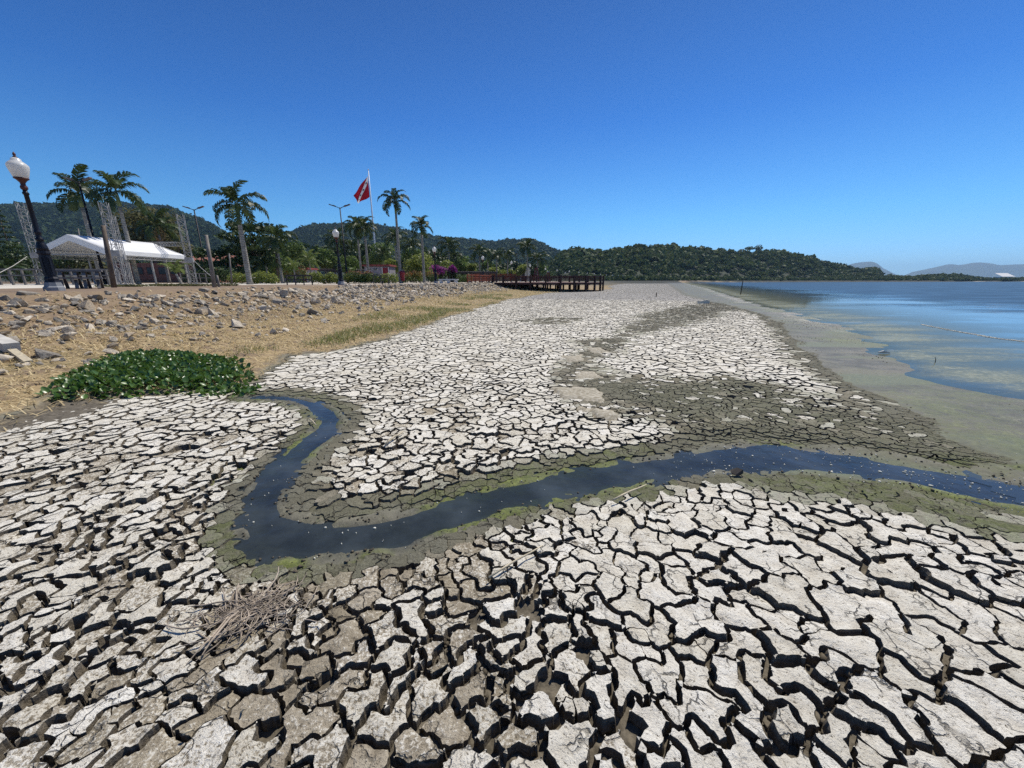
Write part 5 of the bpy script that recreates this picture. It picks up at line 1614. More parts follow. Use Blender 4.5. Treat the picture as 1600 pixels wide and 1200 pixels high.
        MB().tube([(0, 0, 0), (0.3, 0, 4), (0, 0, 8)], [.5, .35, .15], 6).tube([(0.3, 0, 4), (2, 0, 7.6)], [.25, .1], 5).tube([(0.3, 0, 4), (-2, 0, 7.6)], [.25, .1], 5).build("trunk", M_BARK, t)
    # bougainvillea
    for u, vt, wp, lab in ((683, 413, 26, "magenta bougainvillea in bloom left of the third street lamp"), (706, 414, 15, "smaller magenta bougainvillea bloom right of the third street lamp")):
        L, h, w = spot(u, vt, 60, wp)
        t = thing("bougainvillea", lab, "bush", L)
        cl = [((random.uniform(-.35, .35) * w, random.uniform(-.3, .3) * w, h * random.uniform(.55, .85)), (w * .22, w * .22, h * .16)) for _ in range(9)]
        V, F, tt = leaf_cards(cl, 900, 0.13)
        link("blossom", mesh_np("blossom", V, [F], {"tint": tt}), M_LEAF_PINK, t)
        cl = [((random.uniform(-.35, .35) * w, random.uniform(-.2, .4) * w, h * random.uniform(.1, .6)), (w * .25, w * .25, h * .18)) for _ in range(8)]
        V, F, tt = leaf_cards(cl, 700, 0.13)
        link("foliage", mesh_np("foliage", V, [F], {"tint": tt}), M_LEAF_DARK, t)
        MB().tube([(0, 0, -.1), (.1, 0, h * .5)], [.08, .04], 6).build("stem", M_BARK, t)
build_trees()

def hedge(name, label, u0, u1, Y, h, mat, n, dep=1.0, size=0.09, cat="hedge", mat2=None, u_v=440, z=TOP):
    a = P(u0, u_v, Y); b = P(u1, u_v, Y)
    t = thing(name, label, cat, ((a.x + b.x) / 2, Y, z))
    w = b.x - a.x
    m = max(3, int(w / 0.5))
    cl = [(((i + .5) / m - .5, 0, 0), 0) for i in range(m)]
    cl = [(((c[0] + random.uniform(-.02, .02)) * w, random.uniform(-.3, .3) * dep, h * random.uniform(.35, .58)), (w / m * .8, dep * .5, h * random.uniform(.38, .5))) for c, _ in cl]
    V, F, tt = leaf_cards(cl, n, size, shell=0.4)
    link("foliage", mesh_np("foliage", V, [F], {"tint": tt}), mat, t)
    if mat2:
        V, F, tt = leaf_cards([((c[0], c[1], c[2] + h * .25), (r[0], r[1], r[2] * .7)) for c, r in cl], n // 3, size)
        link("blossom", mesh_np("blossom", V, [F], {"tint": tt}), mat2, t)
    mb = MB()
    for i in range(m): mb.tube([((i + .5) / m * w - w / 2, 0, -.05), ((i + .5) / m * w - w / 2 + .05, 0, h * .6)], [.02, .01], 5, False)
    mb.build("stems", M_BARK, t, kind="stuff")
    return t
def build_hedges():
    hedge("hedge", "long yellow green clipped hedge below the thick palm trunk", 362, 430, 34, 1.05, M_LEAF_LIGHT, 1700)
    hedge("hedge", "low yellow green hedge left of the second street lamp", 483, 530, 36, 1.05, M_LEAF_LIGHT, 1300)
    hedge("hedge", "long low yellow green hedge right of the second street lamp in front of the kiosk", 541, 618, 37, 1.0, M_LEAF_LIGHT, 2000)
    hedge("shrub", "reddish flowering shrub row behind the hedge beside the red roofed kiosk", 546, 584, 41, 1.25, M_LEAF_MID, 900, cat="shrub", mat2=M_LEAF_RED)
    hedge("shrub", "green shrub clump with red leaves between the waste bin and the yellow green tree", 629, 662, 45, 1.25, M_LEAF_LIGHT, 900, cat="shrub", mat2=M_LEAF_RED)
    hedge("shrub", "reddish shrub at the foot of the bougainvillea", 664, 684, 50, 1.3, M_LEAF_MID, 500, cat="shrub", mat2=M_LEAF_RED)
    hedge("shrub", "low green shrub row in front of the dark pergola", 715, 738, 54, 1.2, M_LEAF_MID, 700, cat="shrub")
    hedge("shrub", "dark green bushes between the wooden pole and the thick palm", 326, 366, 36, 1.5, M_LEAF_DARK, 1100, cat="shrub")
    hedge("shrub", "dark green bushes right of the white tent", 285, 325, 42, 1.7, M_LEAF_DARK, 1100, cat="shrub")
    hedge("shrub", "low dark shrubs and grasses at the left border behind the first street lamp", -10, 58, 44, 1.9, M_LEAF_DARK, 1500, cat="shrub")
    hedge("shrub", "ornamental grasses and shrubs behind the bench and left of the second street lamp", 430, 482, 44, 1.8, M_LEAF_MID, 1200, cat="shrub", mat2=M_LEAF_RED)
    hedge("ground_cover", "low strip of green ground cover right of the wooden pole's foot", 232, 360, 21, 0.14, M_LEAF_DRY, 1500, 1.2, 0.05, "ground cover", u_v=446)
    hedge("ground_cover", "short green grass strip around the brown pole's foot", 166, 215, 19, 0.12, M_LEAF_DRY, 700, 1.0, 0.05, "ground cover", u_v=446)
build_hedges()

def build_palms():
    palm(122, 300, 36, 2.7, "leaning royal palm behind the double headed light left of the tent", 0.17, 13)
    palm(181, 298, 33, 2.6, "tall royal palm above the tent next to the middle lattice tower", 0.16, 13)
    palm(369, 318, 30, 2.5, "royal palm with the thickest pale trunk standing over the hedge", 0.18, 13, wind=(0, 0))
    palm(557, 351, 50, 2.3, "royal palm of a close pair, the left and darker one below the flag", 0.13, 13)
    palm(569, 355, 46, 2.0, "royal palm of a close pair, the right and paler one below the flag", 0.15, 13)
    palm(617, 312, 40, 1.9, "tallest slender royal palm right of the flagpole", 0.15, 13)
    palm(658, 352, 42, 1.75, "slender royal palm between the tallest palm and the third street lamp", 0.14, 13)
    palm(431, 372, 40, 2.4, "dark drooping palm in front of the almond tree", 0.13, 13, name="fan_palm")
    palm(245, 352, 48, 3.0, "drooping palm with a withered frond behind the tent roof", 0.16, 13, dead=3, name="coconut_palm")
    palm(526, 374, 62, 2.8, "royal palm crown just left of the second street lamp's globe", 0.14, 13)
    palm(549, 385, 64, 2.4, "short royal palm between the second street lamp and the palm pair", 0.14, 13)
    palm(617, 372, 66, 2.7, "royal palm half hidden behind the tallest palm's trunk", 0.14, 13)
    palm(643, 382, 58, 2.2, "short royal palm left of the slender palm near the third lamp", 0.14, 13)
    palm(701, 384, 70, 2.8, "royal palm right above the bougainvillea", 0.15, 13)
    palm(709, 398, 72, 2.3, "low royal palm right of the bougainvillea with a pale trunk", 0.15, 13)
    palm(749, 393, 76, 2.8, "royal palm left of the fourth street lamp", 0.14, 13)
    palm(776, 398, 82, 2.6, "royal palm between the fourth and fifth street lamps", 0.14, 13)
    palm(762, 397, 90, 2.6, "small distant palm just right of the fourth street lamp", 0.14, 13)
    palm(793, 398, 86, 2.8, "royal palm rising beside the fifth street lamp", 0.14, 13)
    palm(824, 386, 92, 3.2, "tall thin palm in front of the hill right of the fifth lamp", 0.14, 13)
    palm(840, 404, 100, 3.6, "coconut palm with swept fronds behind the pier", 0.14, 13, name="coconut_palm", shaft=False)
    palm(275, 428, 24, 1.35, "young leaning palm with a yellow stem at the right corner of the tent", 0.07, 7, shaft=False, mats=FRONDS_YEL, name="young_palm", spread=0.35, lean=-0.2)
    palm(459, 420, 40, 1.7, "young pale green palm behind the bench", 0.06, 7, shaft=False, mats=FRONDS_YEL, name="young_palm", spread=0.35)
    palm(483, 407, 52, 2.0, "bushy young palm between bench and second street lamp", 0.10, 13, shaft=False, mats=FRONDS_YEL, name="young_palm", spread=0.9)
    palm(416, 416, 39, 1.7, "bushy green young palm at the foot of the almond tree", 0.08, 13, shaft=False, name="young_palm", spread=0.6)
    palm(12, 424, 40, 2.0, "low palm bush at the left border left of the first street lamp", 0.08, 13, shaft=False, name="young_palm", spread=0.6)
    palm(598, 397, 70, 2.4, "low palm behind the red roofed kiosk", 0.12, 13)
build_palms()

# ------------------------------------------------------------------ street furniture and buildings of the park
M_IRON = simple("dark_blue_iron", (0.007, 0.008, 0.015), 0.45, 0, 0.25, 5.0, 0.3, 0.1)
M_CUP = simple("reddish_brown_iron", (0.085, 0.028, 0.022), 0.55, 0, 0.2, 8.0)
M_FOOT = simple("grey_lamp_foot", (0.24, 0.25, 0.26), 0.8, 0, 0.2, 8.0)
def globe_material():
    t = NT("milky_globe")
    co = t.n.new("ShaderNodeTexCoord").outputs["Object"]
    n = t.noise(co, 7, 5)
    c = t.mix(t.step(n, 0.3, 0.7), (0.78, 0.77, 0.73), (0.86, 0.855, 0.83))
    p = t.bsdf(c, 0.3, None, 0.5)
    tr = t.node("BsdfTranslucent", None, Color=(0.85, 0.84, 0.80))
    m = t.node("MixShader", None, Fac=0.45)
    t.l.new(p, m.inputs[1]); t.l.new(tr.outputs[0], m.inputs[2])
    return t.end(m.outputs[0])
M_GLOBE = globe_material()
def lamp_parts(full):
    n = 16 if full else 8
    R = math.pi / 8
    parts = []
    if full:
        parts.append(("foot", MB().lathe([(.235, -.1), (.235, .10), (.20, .13), (.175, .24)], 8, rot=R).mesh("foot"), M_FOOT))
        mb = MB().lathe([(.172, .24), (.150, .30), (.158, .31), (.158, .35), (.128, .40), (.122, 1.02), (.150, 1.05), (.150, 1.09), (.135, 1.10), (.135, 1.13)], 8, rot=R)
        for k in range(8):
            a = k * math.pi / 4
            m = Matrix.Rotation(a, 4, "Z")
            mb.box((.121, 0, .70), (.014, .060, .50), 0, m)
        parts.append(("pedestal", mb.mesh("pedestal"), M_IRON))
        mb = MB().lathe([(.128, 1.13), (.125, 1.22), (.095, 1.34), (.070, 1.40), (.092, 1.42), (.092, 1.46), (.066, 1.49), (.066, 1.60), (.086, 1.63), (.066, 1.67), (.062, 1.70), (.050, 2.62), (.068, 2.64), (.068, 2.68), (.05, 2.70), (.045, 2.74)], 12)
        parts.append(("shaft", mb.mesh("shaft", True), M_IRON))
        parts.append(("collar", MB().lathe([(.045, 2.74), (.075, 2.78), (.075, 2.83), (.050, 2.88), (.055, 2.93), (.105, 3.0), (.15, 3.03), (.15, 3.06)], 16).mesh("collar", True), M_CUP))
        parts.append(("globe", MB().lathe([(.135, 3.055), (.155, 3.09), (.195, 3.24), (.215, 3.33), (.212, 3.37), (.19, 3.41), (.135, 3.465), (.105, 3.485), (.10, 3.53), (.06, 3.56)], 24).mesh("globe", True), M_GLOBE))
        parts.append(("finial", MB().lathe([(.045, 3.555), (.05, 3.58), (.022, 3.60), (.035, 3.635), (.03, 3.665), (.006, 3.71)], 10).mesh("finial", True), M_CUP))
    else:
        parts.append(("pole", MB().lathe([(.2, -.1), (.19, .12), (.14, .25), (.12, .4), (.115, 1.05), (.14, 1.1), (.08, 1.35), (.06, 1.5), (.048, 2.75), (.07, 2.8), (.05, 2.9), (.13, 3.04)], 8).mesh("pole"), M_IRON))
        parts.append(("globe", MB().lathe([(.13, 3.05), (.20, 3.26), (.215, 3.34), (.17, 3.43), (.10, 3.5), (.05, 3.58), (.01, 3.68)], 10).mesh("globe", True), M_GLOBE))
    return parts
LAMP_FULL = lamp_parts(True); LAMP_SMALL = lamp_parts(False)
def street_lamp(x, y, label, full, group="globe street lamps along the lake promenade", z=TOP):
    t = thing("street_lamp", label, "street lamp", (x, y, z), group)
    for nm, me, mat in (LAMP_FULL if full else LAMP_SMALL):
        link(nm, me, mat, t)
for u, Y, lab, full in ((82, 11.85, "nearest and biggest street lamp with white globe and grey foot, by the stony bank", True),
                        (533, 27.2, "second street lamp with white globe, standing in the gap between two hedges", True),
                        (681, 41, "third street lamp with white globe, in front of the magenta bougainvillea", True),
                        (755, 56, "fourth street lamp with white globe, where the red railing of the walkway begins", True),
                        (799, 71, "fifth street lamp with white globe, behind the red walkway railing", False)):
    q = P(u, 441, Y)
    street_lamp(q.x, Y, lab, full)
NTH = ("first", "second", "third", "fourth", "fifth", "sixth", "seventh", "eighth", "ninth", "tenth")
for i, (u, v, Y) in enumerate(((828, 418, 86), (852, 420, 110), (870, 422, 126), (889, 424, 141), (904, 426, 160), (917, 427, 176), (928, 428, 192), (938, 429, 210), (883, 426.5, 168))):
    street_lamp(P(u, 436, Y).x, Y, "distant street lamp above the round pier, %s of these globes from the left" % ("first", "second", "third", "fifth", "sixth", "seventh", "eighth", "ninth", "fourth and lowest")[i], False, "distant street lamps above the pier")
for i, (u, Y) in enumerate(((947, 232), (957, 245), (966, 258), (973, 270), (981, 285))):
    street_lamp(P(u, 436, Y).x, Y, "tiny far street lamp below the wooded headland, %s one past the pier's end" % NTH[i], False, "far street lamps past the pier")

# tall double headed lights
M_BLACKPOLE = simple("black_steel_pole", (0.008, 0.008, 0.011), 0.55, 0, 0.2, 4.0, 0.25)
M_HEAD = simple("lamp_head_grey", (0.11, 0.085, 0.08), 0.5, 0, 0.2, 8.0)
def tall_light(u, v, Y, label, L=1.0):
    c = P(u, v, Y)
    h = c.z - TOP
    t = thing("double_street_light", label, "street light", (c.x, Y, TOP), "tall double headed street lights")
    MB().tube([(0, 0, -.1), (0, 0, 1.6), (0, 0, 1.65), (0, 0, h)], [.13, .12, .085, .055], 8).build("pole", M_BLACKPOLE, t, True)
    for sd in (-1, 1):
        MB().tube([(0, 0, h - .12), (sd * .25 * L, 0, h + .02), (sd * .5 * L, 0, h + .09)], .035, 6).build("arm", M_BLACKPOLE, t)
        mb = MB(); m = Matrix.Translation((sd * .78 * L, 0, h + .19)) @ Matrix.Rotation(-sd * math.radians(18), 4, "Y")
        mb.box((0, 0, 0), (.66 * L, .22, .09), 0, m).box((-sd * .2 * L, 0, .05), (.22 * L, .16, .06), 0, m)
        mb.build("lamp_head", M_HEAD, t)
tall_light(123, 284, 32, "double headed black street light standing behind the tent's gable", 0.9)
tall_light(303, 327, 45, "double headed black street light right of the tent and its lattice tower")
tall_light(531, 324, 44, "double headed black street light right behind the second globe lamp")

# lattice towers
M_ALU = simple("aluminium_truss", (0.27, 0.265, 0.26), 0.55, 0.0, 0.2, 6.0)
def truss(mb_chord, mb_lace, a, b, w, step):
    a = Vector(a); b = Vector(b); d = (b - a).normalized()
    up = Vector((0, 1, 0)) if abs(d.z) > .9 else Vector((0, 0, 1))
    r = d.cross(up).normalized() * w / 2; u = r.cross(d).normalized() * w / 2
    L = (b - a).length; n = max(2, int(L / step))
    cor = [-r - u, r - u, r + u, -r + u]
    for k in cor: mb_chord.tube([a + k, b + k], 0.021, 6)
    for i in range(n):
        p = a + d * (L * i / n); q = a + d * (L * (i + 1) / n)
        for k in range(4):
            c0, c1 = cor[k], cor[(k + 1) % 4]
            if i % 2: c0, c1 = c1, c0
            mb_lace.tube([p + c0, q + c1], 0.011, 4, False)
            mb_lace.tube([p + cor[k], p + cor[(k + 1) % 4]], 0.010, 4, False)
def tower(u, v, Y, w, label, step=0.38, rz=0.5, group="aluminium lattice towers around the tent"):
    c = P(u, v, Y)
    t = thing("lattice_tower", label, "lattice tower", (c.x, Y, TOP), group, rz)
    A, B = MB(), MB()
    truss(A, B, (0, 0, 0.05), (0, 0, c.z - TOP), w, step)
    A.build("chords", M_ALU, t); B.build("lacing", M_ALU, t)
    MB().box((0, 0, .025), (w * 2, w * 2, .05)).build("base_plate", M_ALU, t)
    MB().box((0, 0, 1.9), (w * 1.25, w * 1.25, .35)).build("sleeve_block", M_ALU, t)
    return t
tower(32, 317, 27, 0.36, "lattice tower nearest the left border, right behind the first globe lamp")
tower(161, 316, 25, 0.36, "lattice tower standing directly behind the leaning brown pole in front of the tent")
tower(174, 337, 29, 0.32, "lattice tower with its top just below the other one in front of the tent roof")
tower(281, 335, 33, 0.42, "lattice tower at the far corner of the tent, carrying the horizontal truss")
def build_beam():
    a = P(246, 381.5, 36); b = P(280, 381.5, 33)
    t = thing("truss_beam", "horizontal lattice truss joining the far tower above the tent roof", "truss", a)
    A, B = MB(), MB()
    a2 = P(222, 381, 38)
    truss(A, B, Vector(a2) - a, Vector(b) - a, 0.30, 0.33)
    A.build("chords", M_ALU, t); B.build("lacing", M_ALU, t)
    # wires
    M_W = simple("pale_rope", (0.42, 0.40, 0.36), 0.8)
    p0 = P(42, 401, 26); p1 = P(-14, 433, 17)
    o = MB().tube([p0, p0.lerp(p1, .5) - Vector((0, 0, .06)), p1], 0.014, 5).build("guy_rope", M_W)
    tag(o, "pale guy rope slanting down from the leftmost lattice tower", "rope")
    p0 = P(302, 406, 24); p1 = P(330, 432, 18)
    o = MB().tube([p0, p0.lerp(p1, .5) - Vector((0, 0, .05)), p1], 0.012, 5).build("guy_rope", M_W)
    tag(o, "thin pale guy rope running down to the grey wooden pole right of the tent", "rope")
build_beam()
M_POLEWOOD = simple("weathered_pole_wood", (0.125, 0.095, 0.070), 0.85, 0, 0.3, 5.0)
M_POLEGREY = simple("grey_pole_wood", (0.22, 0.195, 0.165), 0.85, 0, 0.3, 5.0)
def wood_pole(u0, v0, u1, v1, Y, r, mat, label, group=None):
    b = P(u1, v1, Y); tp = P(u0, v0, Y)
    b.z = TOP
    t = MB().tube([(0, 0, -.15), ((tp.x - b.x) * .5, 0, (tp.z - b.z) * .5), (tp.x - b.x, 0, tp.z - b.z)], [r * 1.1, r, r * .8], 8).build("wooden_pole", mat, None, True, (b.x, Y, TOP))
    tag(t, label, "pole", group)
wood_pole(161, 352, 178, 449, 17, 0.085, M_POLEWOOD, "brown leaning wooden pole in front of the tent's long side")
wood_pole(322, 367, 335, 448, 17.5, 0.075, M_POLEGREY, "grey wooden pole at the bank right of the tent")
wood_pole(358, 396, 362, 443, 24, 0.045, M_POLEGREY, "thin grey pole left of the hedge by the thick palm")
wood_pole(339, 430, 342, 447, 18.5, 0.05, M_POLEGREY, "short grey post right against the grey wooden pole")
wood_pole(598, 438, 598, 446, 30, 0.035, M_BLACKPOLE, "thin dark post in the hedge before the kiosk")
wood_pole(431, 392, 435, 442, 40, 0.10, M_POLEWOOD, "dark thin trunk-like post beside the dark drooping palm")
wood_pole(807, 396, 808, 434, 66, 0.05, M_BLACKPOLE, "thin dark pole rising behind the red railing beside the pier")
wood_pole(122, 357, 126, 400, 75, 0.10, M_POLEGREY, "utility pole peeking over the tent ridge near the double light")

# tent
def tent_cloth():
    t = NT("white_tent_cloth")
    co = t.n.new("ShaderNodeTexCoord").outputs["Object"]
    n = t.noise(co, 1.6, 6)
    c = t.mix(t.step(n, 0.3, 0.7), (0.74, 0.74, 0.73), (0.82, 0.82, 0.81))
    p = t.bsdf(c, 0.55, t.bump(t.noise(co, 2.5, 3), 0.25, 0.05), 0.3)
    tr = t.node("BsdfTranslucent", None, Color=(0.62, 0.60, 0.55))
    m = t.node("MixShader", None, Fac=0.05)
    t.l.new(p, m.inputs[1]); t.l.new(tr.outputs[0], m.inputs[2])
    return t.end(m.outputs[0])
M_TENT = tent_cloth()
def build_tent():
    Y0, Y1 = 28.9, 35.6
    X0, X1 = -33.9, -28.75
    ez, az = 3.6 - TOP, 4.63 - TOP
    xm = (X0 + X1) / 2
    t = thing("event_tent", "white gabled event tent with open sides, standing on the plaza", "tent", (xm, Y0, TOP))
    hw = (X1 - X0) / 2; L = Y1 - Y0
    n = 8
    for sd, nm in ((-1, "roof_panel"), (1, "roof_panel")):
        V = []; F = []
        for i in range(n + 1):
            for j in range(n + 1):
                a = j / n
                sag = -0.05 * math.sin(math.pi * a) * (0.6 + 0.4 * math.sin(i * math.pi / 2) ** 2)
                V.append((sd * hw * a, L * i / n, az + (ez - az) * a + sag))
        for i in range(n):
            for j in range(n):
                k = i * (n + 1) + j; F.append((k, k + 1, k + n + 2, k + n + 1))
        me = bpy.data.meshes.new(nm); me.from_pydata(V, [], F); me.polygons.foreach_set("use_smooth", [True] * len(F)); me.update()
        o = link(nm, me, M_TENT, t)
        md = o.modifiers.new("thick", "SOLIDIFY"); md.thickness = 0.012
    vh = 0.42
    def valance(nm, pts, h):
        mb = MB()
        for (a, b) in zip(pts[:-1], pts[1:]):
            a = Vector(a); b = Vector(b); d = Vector((0, 0, h))
            nn = (b - a).cross(Vector((0, 0, 1))).normalized() * 0.008
            i = len(mb.v)
            for off in (nn, -nn):
                mb.v += [tuple(a + off), tuple(b + off), tuple(b + off - d), tuple(a + off - d)]
            mb.f += [(i, i + 1, i + 2, i + 3), (i + 7, i + 6, i + 5, i + 4), (i + 3, i + 2, i + 6, i + 7), (i, i + 4, i + 5, i + 1)]
        mb.build(nm, M_TENT, t)
    valance("gable_valance", [(-hw, -.02, ez), (0, -.02, az), (hw, -.02, ez)], vh)
    valance("gable_valance", [(-hw, L + .02, ez), (0, L + .02, az), (hw, L + .02, ez)], vh)
    valance("eave_valance", [(hw + .02, 0, ez), (hw + .02, L, ez)], 0.30)
    valance("eave_valance", [(-hw - .02, 0, ez), (-hw - .02, L, ez)], 0.30)
    for x in (-hw + .1, hw - .1):
        for y in (.1, L / 2, L - .1):
            MB().box((x, y, ez / 2 - .1), (.10, .10, ez - .2)).build("leg", M_ALU, t)
    for x in (-hw + .1, hw - .1):
        A, B = MB(), MB(); truss(A, B, (x, .1, ez - .45), (x, L - .1, ez - .45), 0.2, 0.25)
        A.build("side_truss", M_ALU, t); B.build("truss_lacing", M_ALU, t)
    for y in (.1, L - .1):
        MB().beam((-hw + .1, y, ez - .30), (hw - .1, y, ez - .30), .08).build("cross_bar", M_ALU, t)
        MB().beam((-hw, y, ez - .05), (0, y, az - .06), .07).beam((0, y, az - .06), (hw, y, ez - .05), .07).build("rafter", M_ALU, t)
build_tent()

# fences, rails, benches
M_RAIL = simple("weathered_grey_timber", (0.155, 0.145, 0.140), 0.85, 0, 0.3, 4.0)
M_LEGDARK = simple("dark_timber", (0.060, 0.050, 0.050), 0.85, 0, 0.3, 4.0)
def rail_fence(name, label, cat, a, b, h, n, rails, pw=0.10, mat=M_RAIL, pmat=None, z=TOP, group=None):
    a = Vector((*a, z)); b = Vector((*b, z))
    t = thing(name, label, cat, a, group)
    d = b - a
    for i in range(n):
        p = d * (i / (n - 1))
        MB().box((p.x, p.y, h / 2 - .05), (pw, pw, h + .06), math.atan2(d.y, d.x)).build("post", pmat or mat, t)
    nn = Vector((d.y, -d.x, 0)).normalized() * (pw / 2 + .028)
    for q, th in rails:
        MB().beam(nn + Vector((0, 0, q)), d + nn + Vector((0, 0, q)), .045, th).build("rail", mat, t)
    return t
pa = P(60, 440, 30); pb = P(288, 440, 32.5)
rail_fence("timber_fence", "long grey two railed timber fence in front of the white tent", "fence", (pa.x, 26.5), (pb.x, 27.2), 1.02, 13, ((1.0, .10), (0.62, .08)))
def table_set():
    a = P(92, 448, 14.4); b = P(166, 448, 15.2)
    A = Vector((a.x, 14.4, TOP)); d = Vector((b.x - a.x, 0.8, 0))
    t = thing("timber_table", "low grey timber rail table with splayed legs beside the first street lamp", "table", A)
    nn = Vector((d.y, -d.x, 0)).normalized()
    for k in (-.18, 0.0, .18):
        MB().beam(nn * k + Vector((0, 0, .64)), d + nn * k + Vector((0, 0, .64)), .16, .06).build("tabletop_plank", M_RAIL, t)
    for k in (-.52, .52):
        MB().beam(nn * k + Vector((0, 0, .38)), d + nn * k + Vector((0, 0, .38)), .22, .05).build("seat_plank", M_RAIL, t)
    for f in (0.12, 0.42, .60, .88):
        p = d * f
        for sd in (-1, 1):
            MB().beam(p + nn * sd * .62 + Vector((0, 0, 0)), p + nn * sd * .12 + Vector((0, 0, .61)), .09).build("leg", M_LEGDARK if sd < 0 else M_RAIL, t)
table_set()
rail_fence("park_bench_rail", "low dark rail bench at the bank edge between the two hedges", "bench", (P(449, 445, 26).x, 26.0), (P(481, 445, 26).x, 26.6), 0.62, 4, ((.60, .09), (.34, .07)), .07, M_LEGDARK)
rail_fence("low_rail", "thin low dark rail in the hedge in front of the red roofed kiosk", "rail", (P(584, 445, 33).x, 33), (P(606, 445, 33).x, 33.2), 0.75, 3, ((.72, .06), (.42, .05)), .05, M_LEGDARK)
rail_fence("timber_fence", "low grey fence in the bushes right of the tent", "fence", (P(284, 440, 34).x, 34), (P(330, 440, 34).x, 34.2), 0.9, 6, ((.85, .07), (.5, .06)), .06)

# flag and pole
M_WHITEPOLE = simple("white_flagpole", (0.72, 0.73, 0.74), 0.4, 0, 0.1, 4.0)
M_REDFLAG = None
def flag_material():
    t = NT("flag_cloth")
    uv = t.attr("flag_uv")
    s = t.node("SeparateColor"); t.l.new(uv.outputs["Color"], s.inputs[0])
    u, v = s.outputs[0], s.outputs[1]
    # white band from the upper hoist towards the lower fly
    k = t.math("SUBTRACT", t.math("ADD", v, t.math("MULTIPLY", u, 0.92)), 0.93)
    band = t.math("LESS_THAN", t.math("ABSOLUTE", k), 0.125)
    c = t.mix(band, (0.34, 0.008, 0.022), (0.78, 0.77, 0.76))
    mark = None
    for mu, mv in ((.16, .78), (.38, .58), (.60, .38), (.80, .20)):
        d = t.math("SQRT", t.math("ADD", t.math("POWER", t.math("SUBTRACT", u, mu), 2.0), t.math("POWER", t.math("MULTIPLY", t.math("SUBTRACT", v, mv), 0.8), 2.0)))
        m = t.math("LESS_THAN", d, 0.045)
        mark = m if mark is None else t.math("MAXIMUM", mark, m)
    c = t.mix(mark, c, (0.03, 0.02, 0.02))
    p = t.bsdf(c, 0.7, None, 0.2)
    tr = t.node("BsdfTranslucent", None, Color=c)
    mx = t.node("MixShader", None, Fac=0.3)
    t.l.new(p, mx.inputs[1]); t.l.new(tr.outputs[0], mx.inputs[2])
    return t.end(mx.outputs[0])
def build_flag():
    Y = 80
    tp = P(575.5, 266, Y)
    t = thing("flagpole", "tall slender white flagpole rising above the park trees", "flagpole", (tp.x, Y, TOP))
    h = tp.z - TOP
    MB().tube([(0, 0, 0), (0, 0, h * .5), (0, 0, h)], [.19, .15, .08], 10).build("pole", M_WHITEPOLE, t, True)
    MB().lathe([(.02, h), (.12, h + .08), (.12, h + .16), (.02, h + .24)], 8).build("finial", M_WHITEPOLE, t, True)
    top = P(577, 275, Y); bot = P(581, 308, Y)
    hoist = top.z - bot.z
    n = 22
    V = []; UV = []; F = []
    ox = tp.x - 0.14
    for i in range(n + 1):
        for j in range(n + 1):
            u, v = i / n, j / n
            # cloth hangs: the fly edge sinks along the pole and billows a little
            z = -hoist * (1 - v) - u * hoist * (0.30 + 0.62 * v)
            x = -u * (2.4 + 0.7 * v) 
            y = 0.35 * math.sin(u * 7 + v * 2) * u ** 0.6 + 0.15 * math.sin(v * 9 + u * 3) * u
            V.append((x, y, z)); UV.append((u, v, 0))
    for i in range(n):
        for j in range(n):
            k = i * (n + 1) + j; F.append((k, k + 1, k + n + 2, k + n + 1))
    me = mesh_np("flag", V, [np.array(F)], {"flag_uv": UV}, True)
    o = link("flag", me, flag_material(), loc=(ox, Y - .1, top.z))
    tag(o, "red flag with diagonal white band drooping from the tall flagpole", "flag")
build_flag()

# kiosks, walls, pergola, far building, van
M_WALLGREY = simple("grey_lilac_wall", (0.27, 0.25, 0.28), 0.8, 0, 0.12, 2.0)
M_WALLWHITE = simple("white_wall", (0.70, 0.69, 0.66), 0.8, 0, 0.1, 2.0)
M_REDPAINT = simple("dark_red_paint", (0.24, 0.018, 0.030), 0.6, 0, 0.15, 3.0)
M_REDROOF = simple("red_roof_sheet", (0.27, 0.060, 0.050), 0.7, 0, 0.2, 3.0)
M_BRICK = simple("brick_red_wall", (0.23, 0.105, 0.075), 0.9, 0, 0.25, 3.0)
M_TILE = simple("clay_roof", (0.30, 0.125, 0.085), 0.85, 0, 0.3, 5.0)
M_DARKGLASS = simple("dark_window", (0.02, 0.022, 0.026), 0.2, 0, 0.2, 2.0)
def kiosk(u0, u1, vt, vb, Y, label, door_right=True):
    a = P(u0, vb, Y); b = P(u1, vt, Y)
    w = b.x - a.x; h = b.z - TOP; d = w * .8
    t = thing("kiosk", label, "kiosk", ((a.x + b.x) / 2, Y + d / 2, TOP))
    MB().box((0, 0, h / 2 - .06), (w, d, h - .12)).build("wall", M_WALLGREY, t)
    MB().box((0, -.05, h), (w + .3, d + .4, .16)).box((0, -.05, h + .10), (w + .1, d + .2, .08)).build("roof", M_REDROOF, t)
    sx = 1 if door_right else -1
    MB().box((sx * w * .34, -d / 2 - .02, h * .48), (w * .24, .06, h * .80)).build("door", M_REDPAINT, t)
    for k in (.215, .465):
        MB().box((sx * w * k, -d / 2 - .03, h * .47), (w * .03, .10, h * .9)).build("door_post", M_WALLWHITE, t)
    for x in (-.32, -.06):
        f = MB().box((sx * w * x, -d / 2 - .015, h * .80), (w * .2, .05, h * .12)).build("window", M_WALLWHITE, t)
        MB().box((sx * w * x, -d / 2 - .045, h * .80), (w * .17, .03, h * .09)).build("pane", M_DARKGLASS, f)
    MB().box((-sx * w * .2, -d / 2 - .03, h * .42), (w * .46, .08, .05)).build("counter", M_WALLWHITE, t)
kiosk(571, 608, 415, 436, 50, "grey lilac kiosk with red roof edge and dark red door behind the hedge")
kiosk(444, 480, 420, 436, 52, "half hidden grey kiosk with dark red door behind the bench")
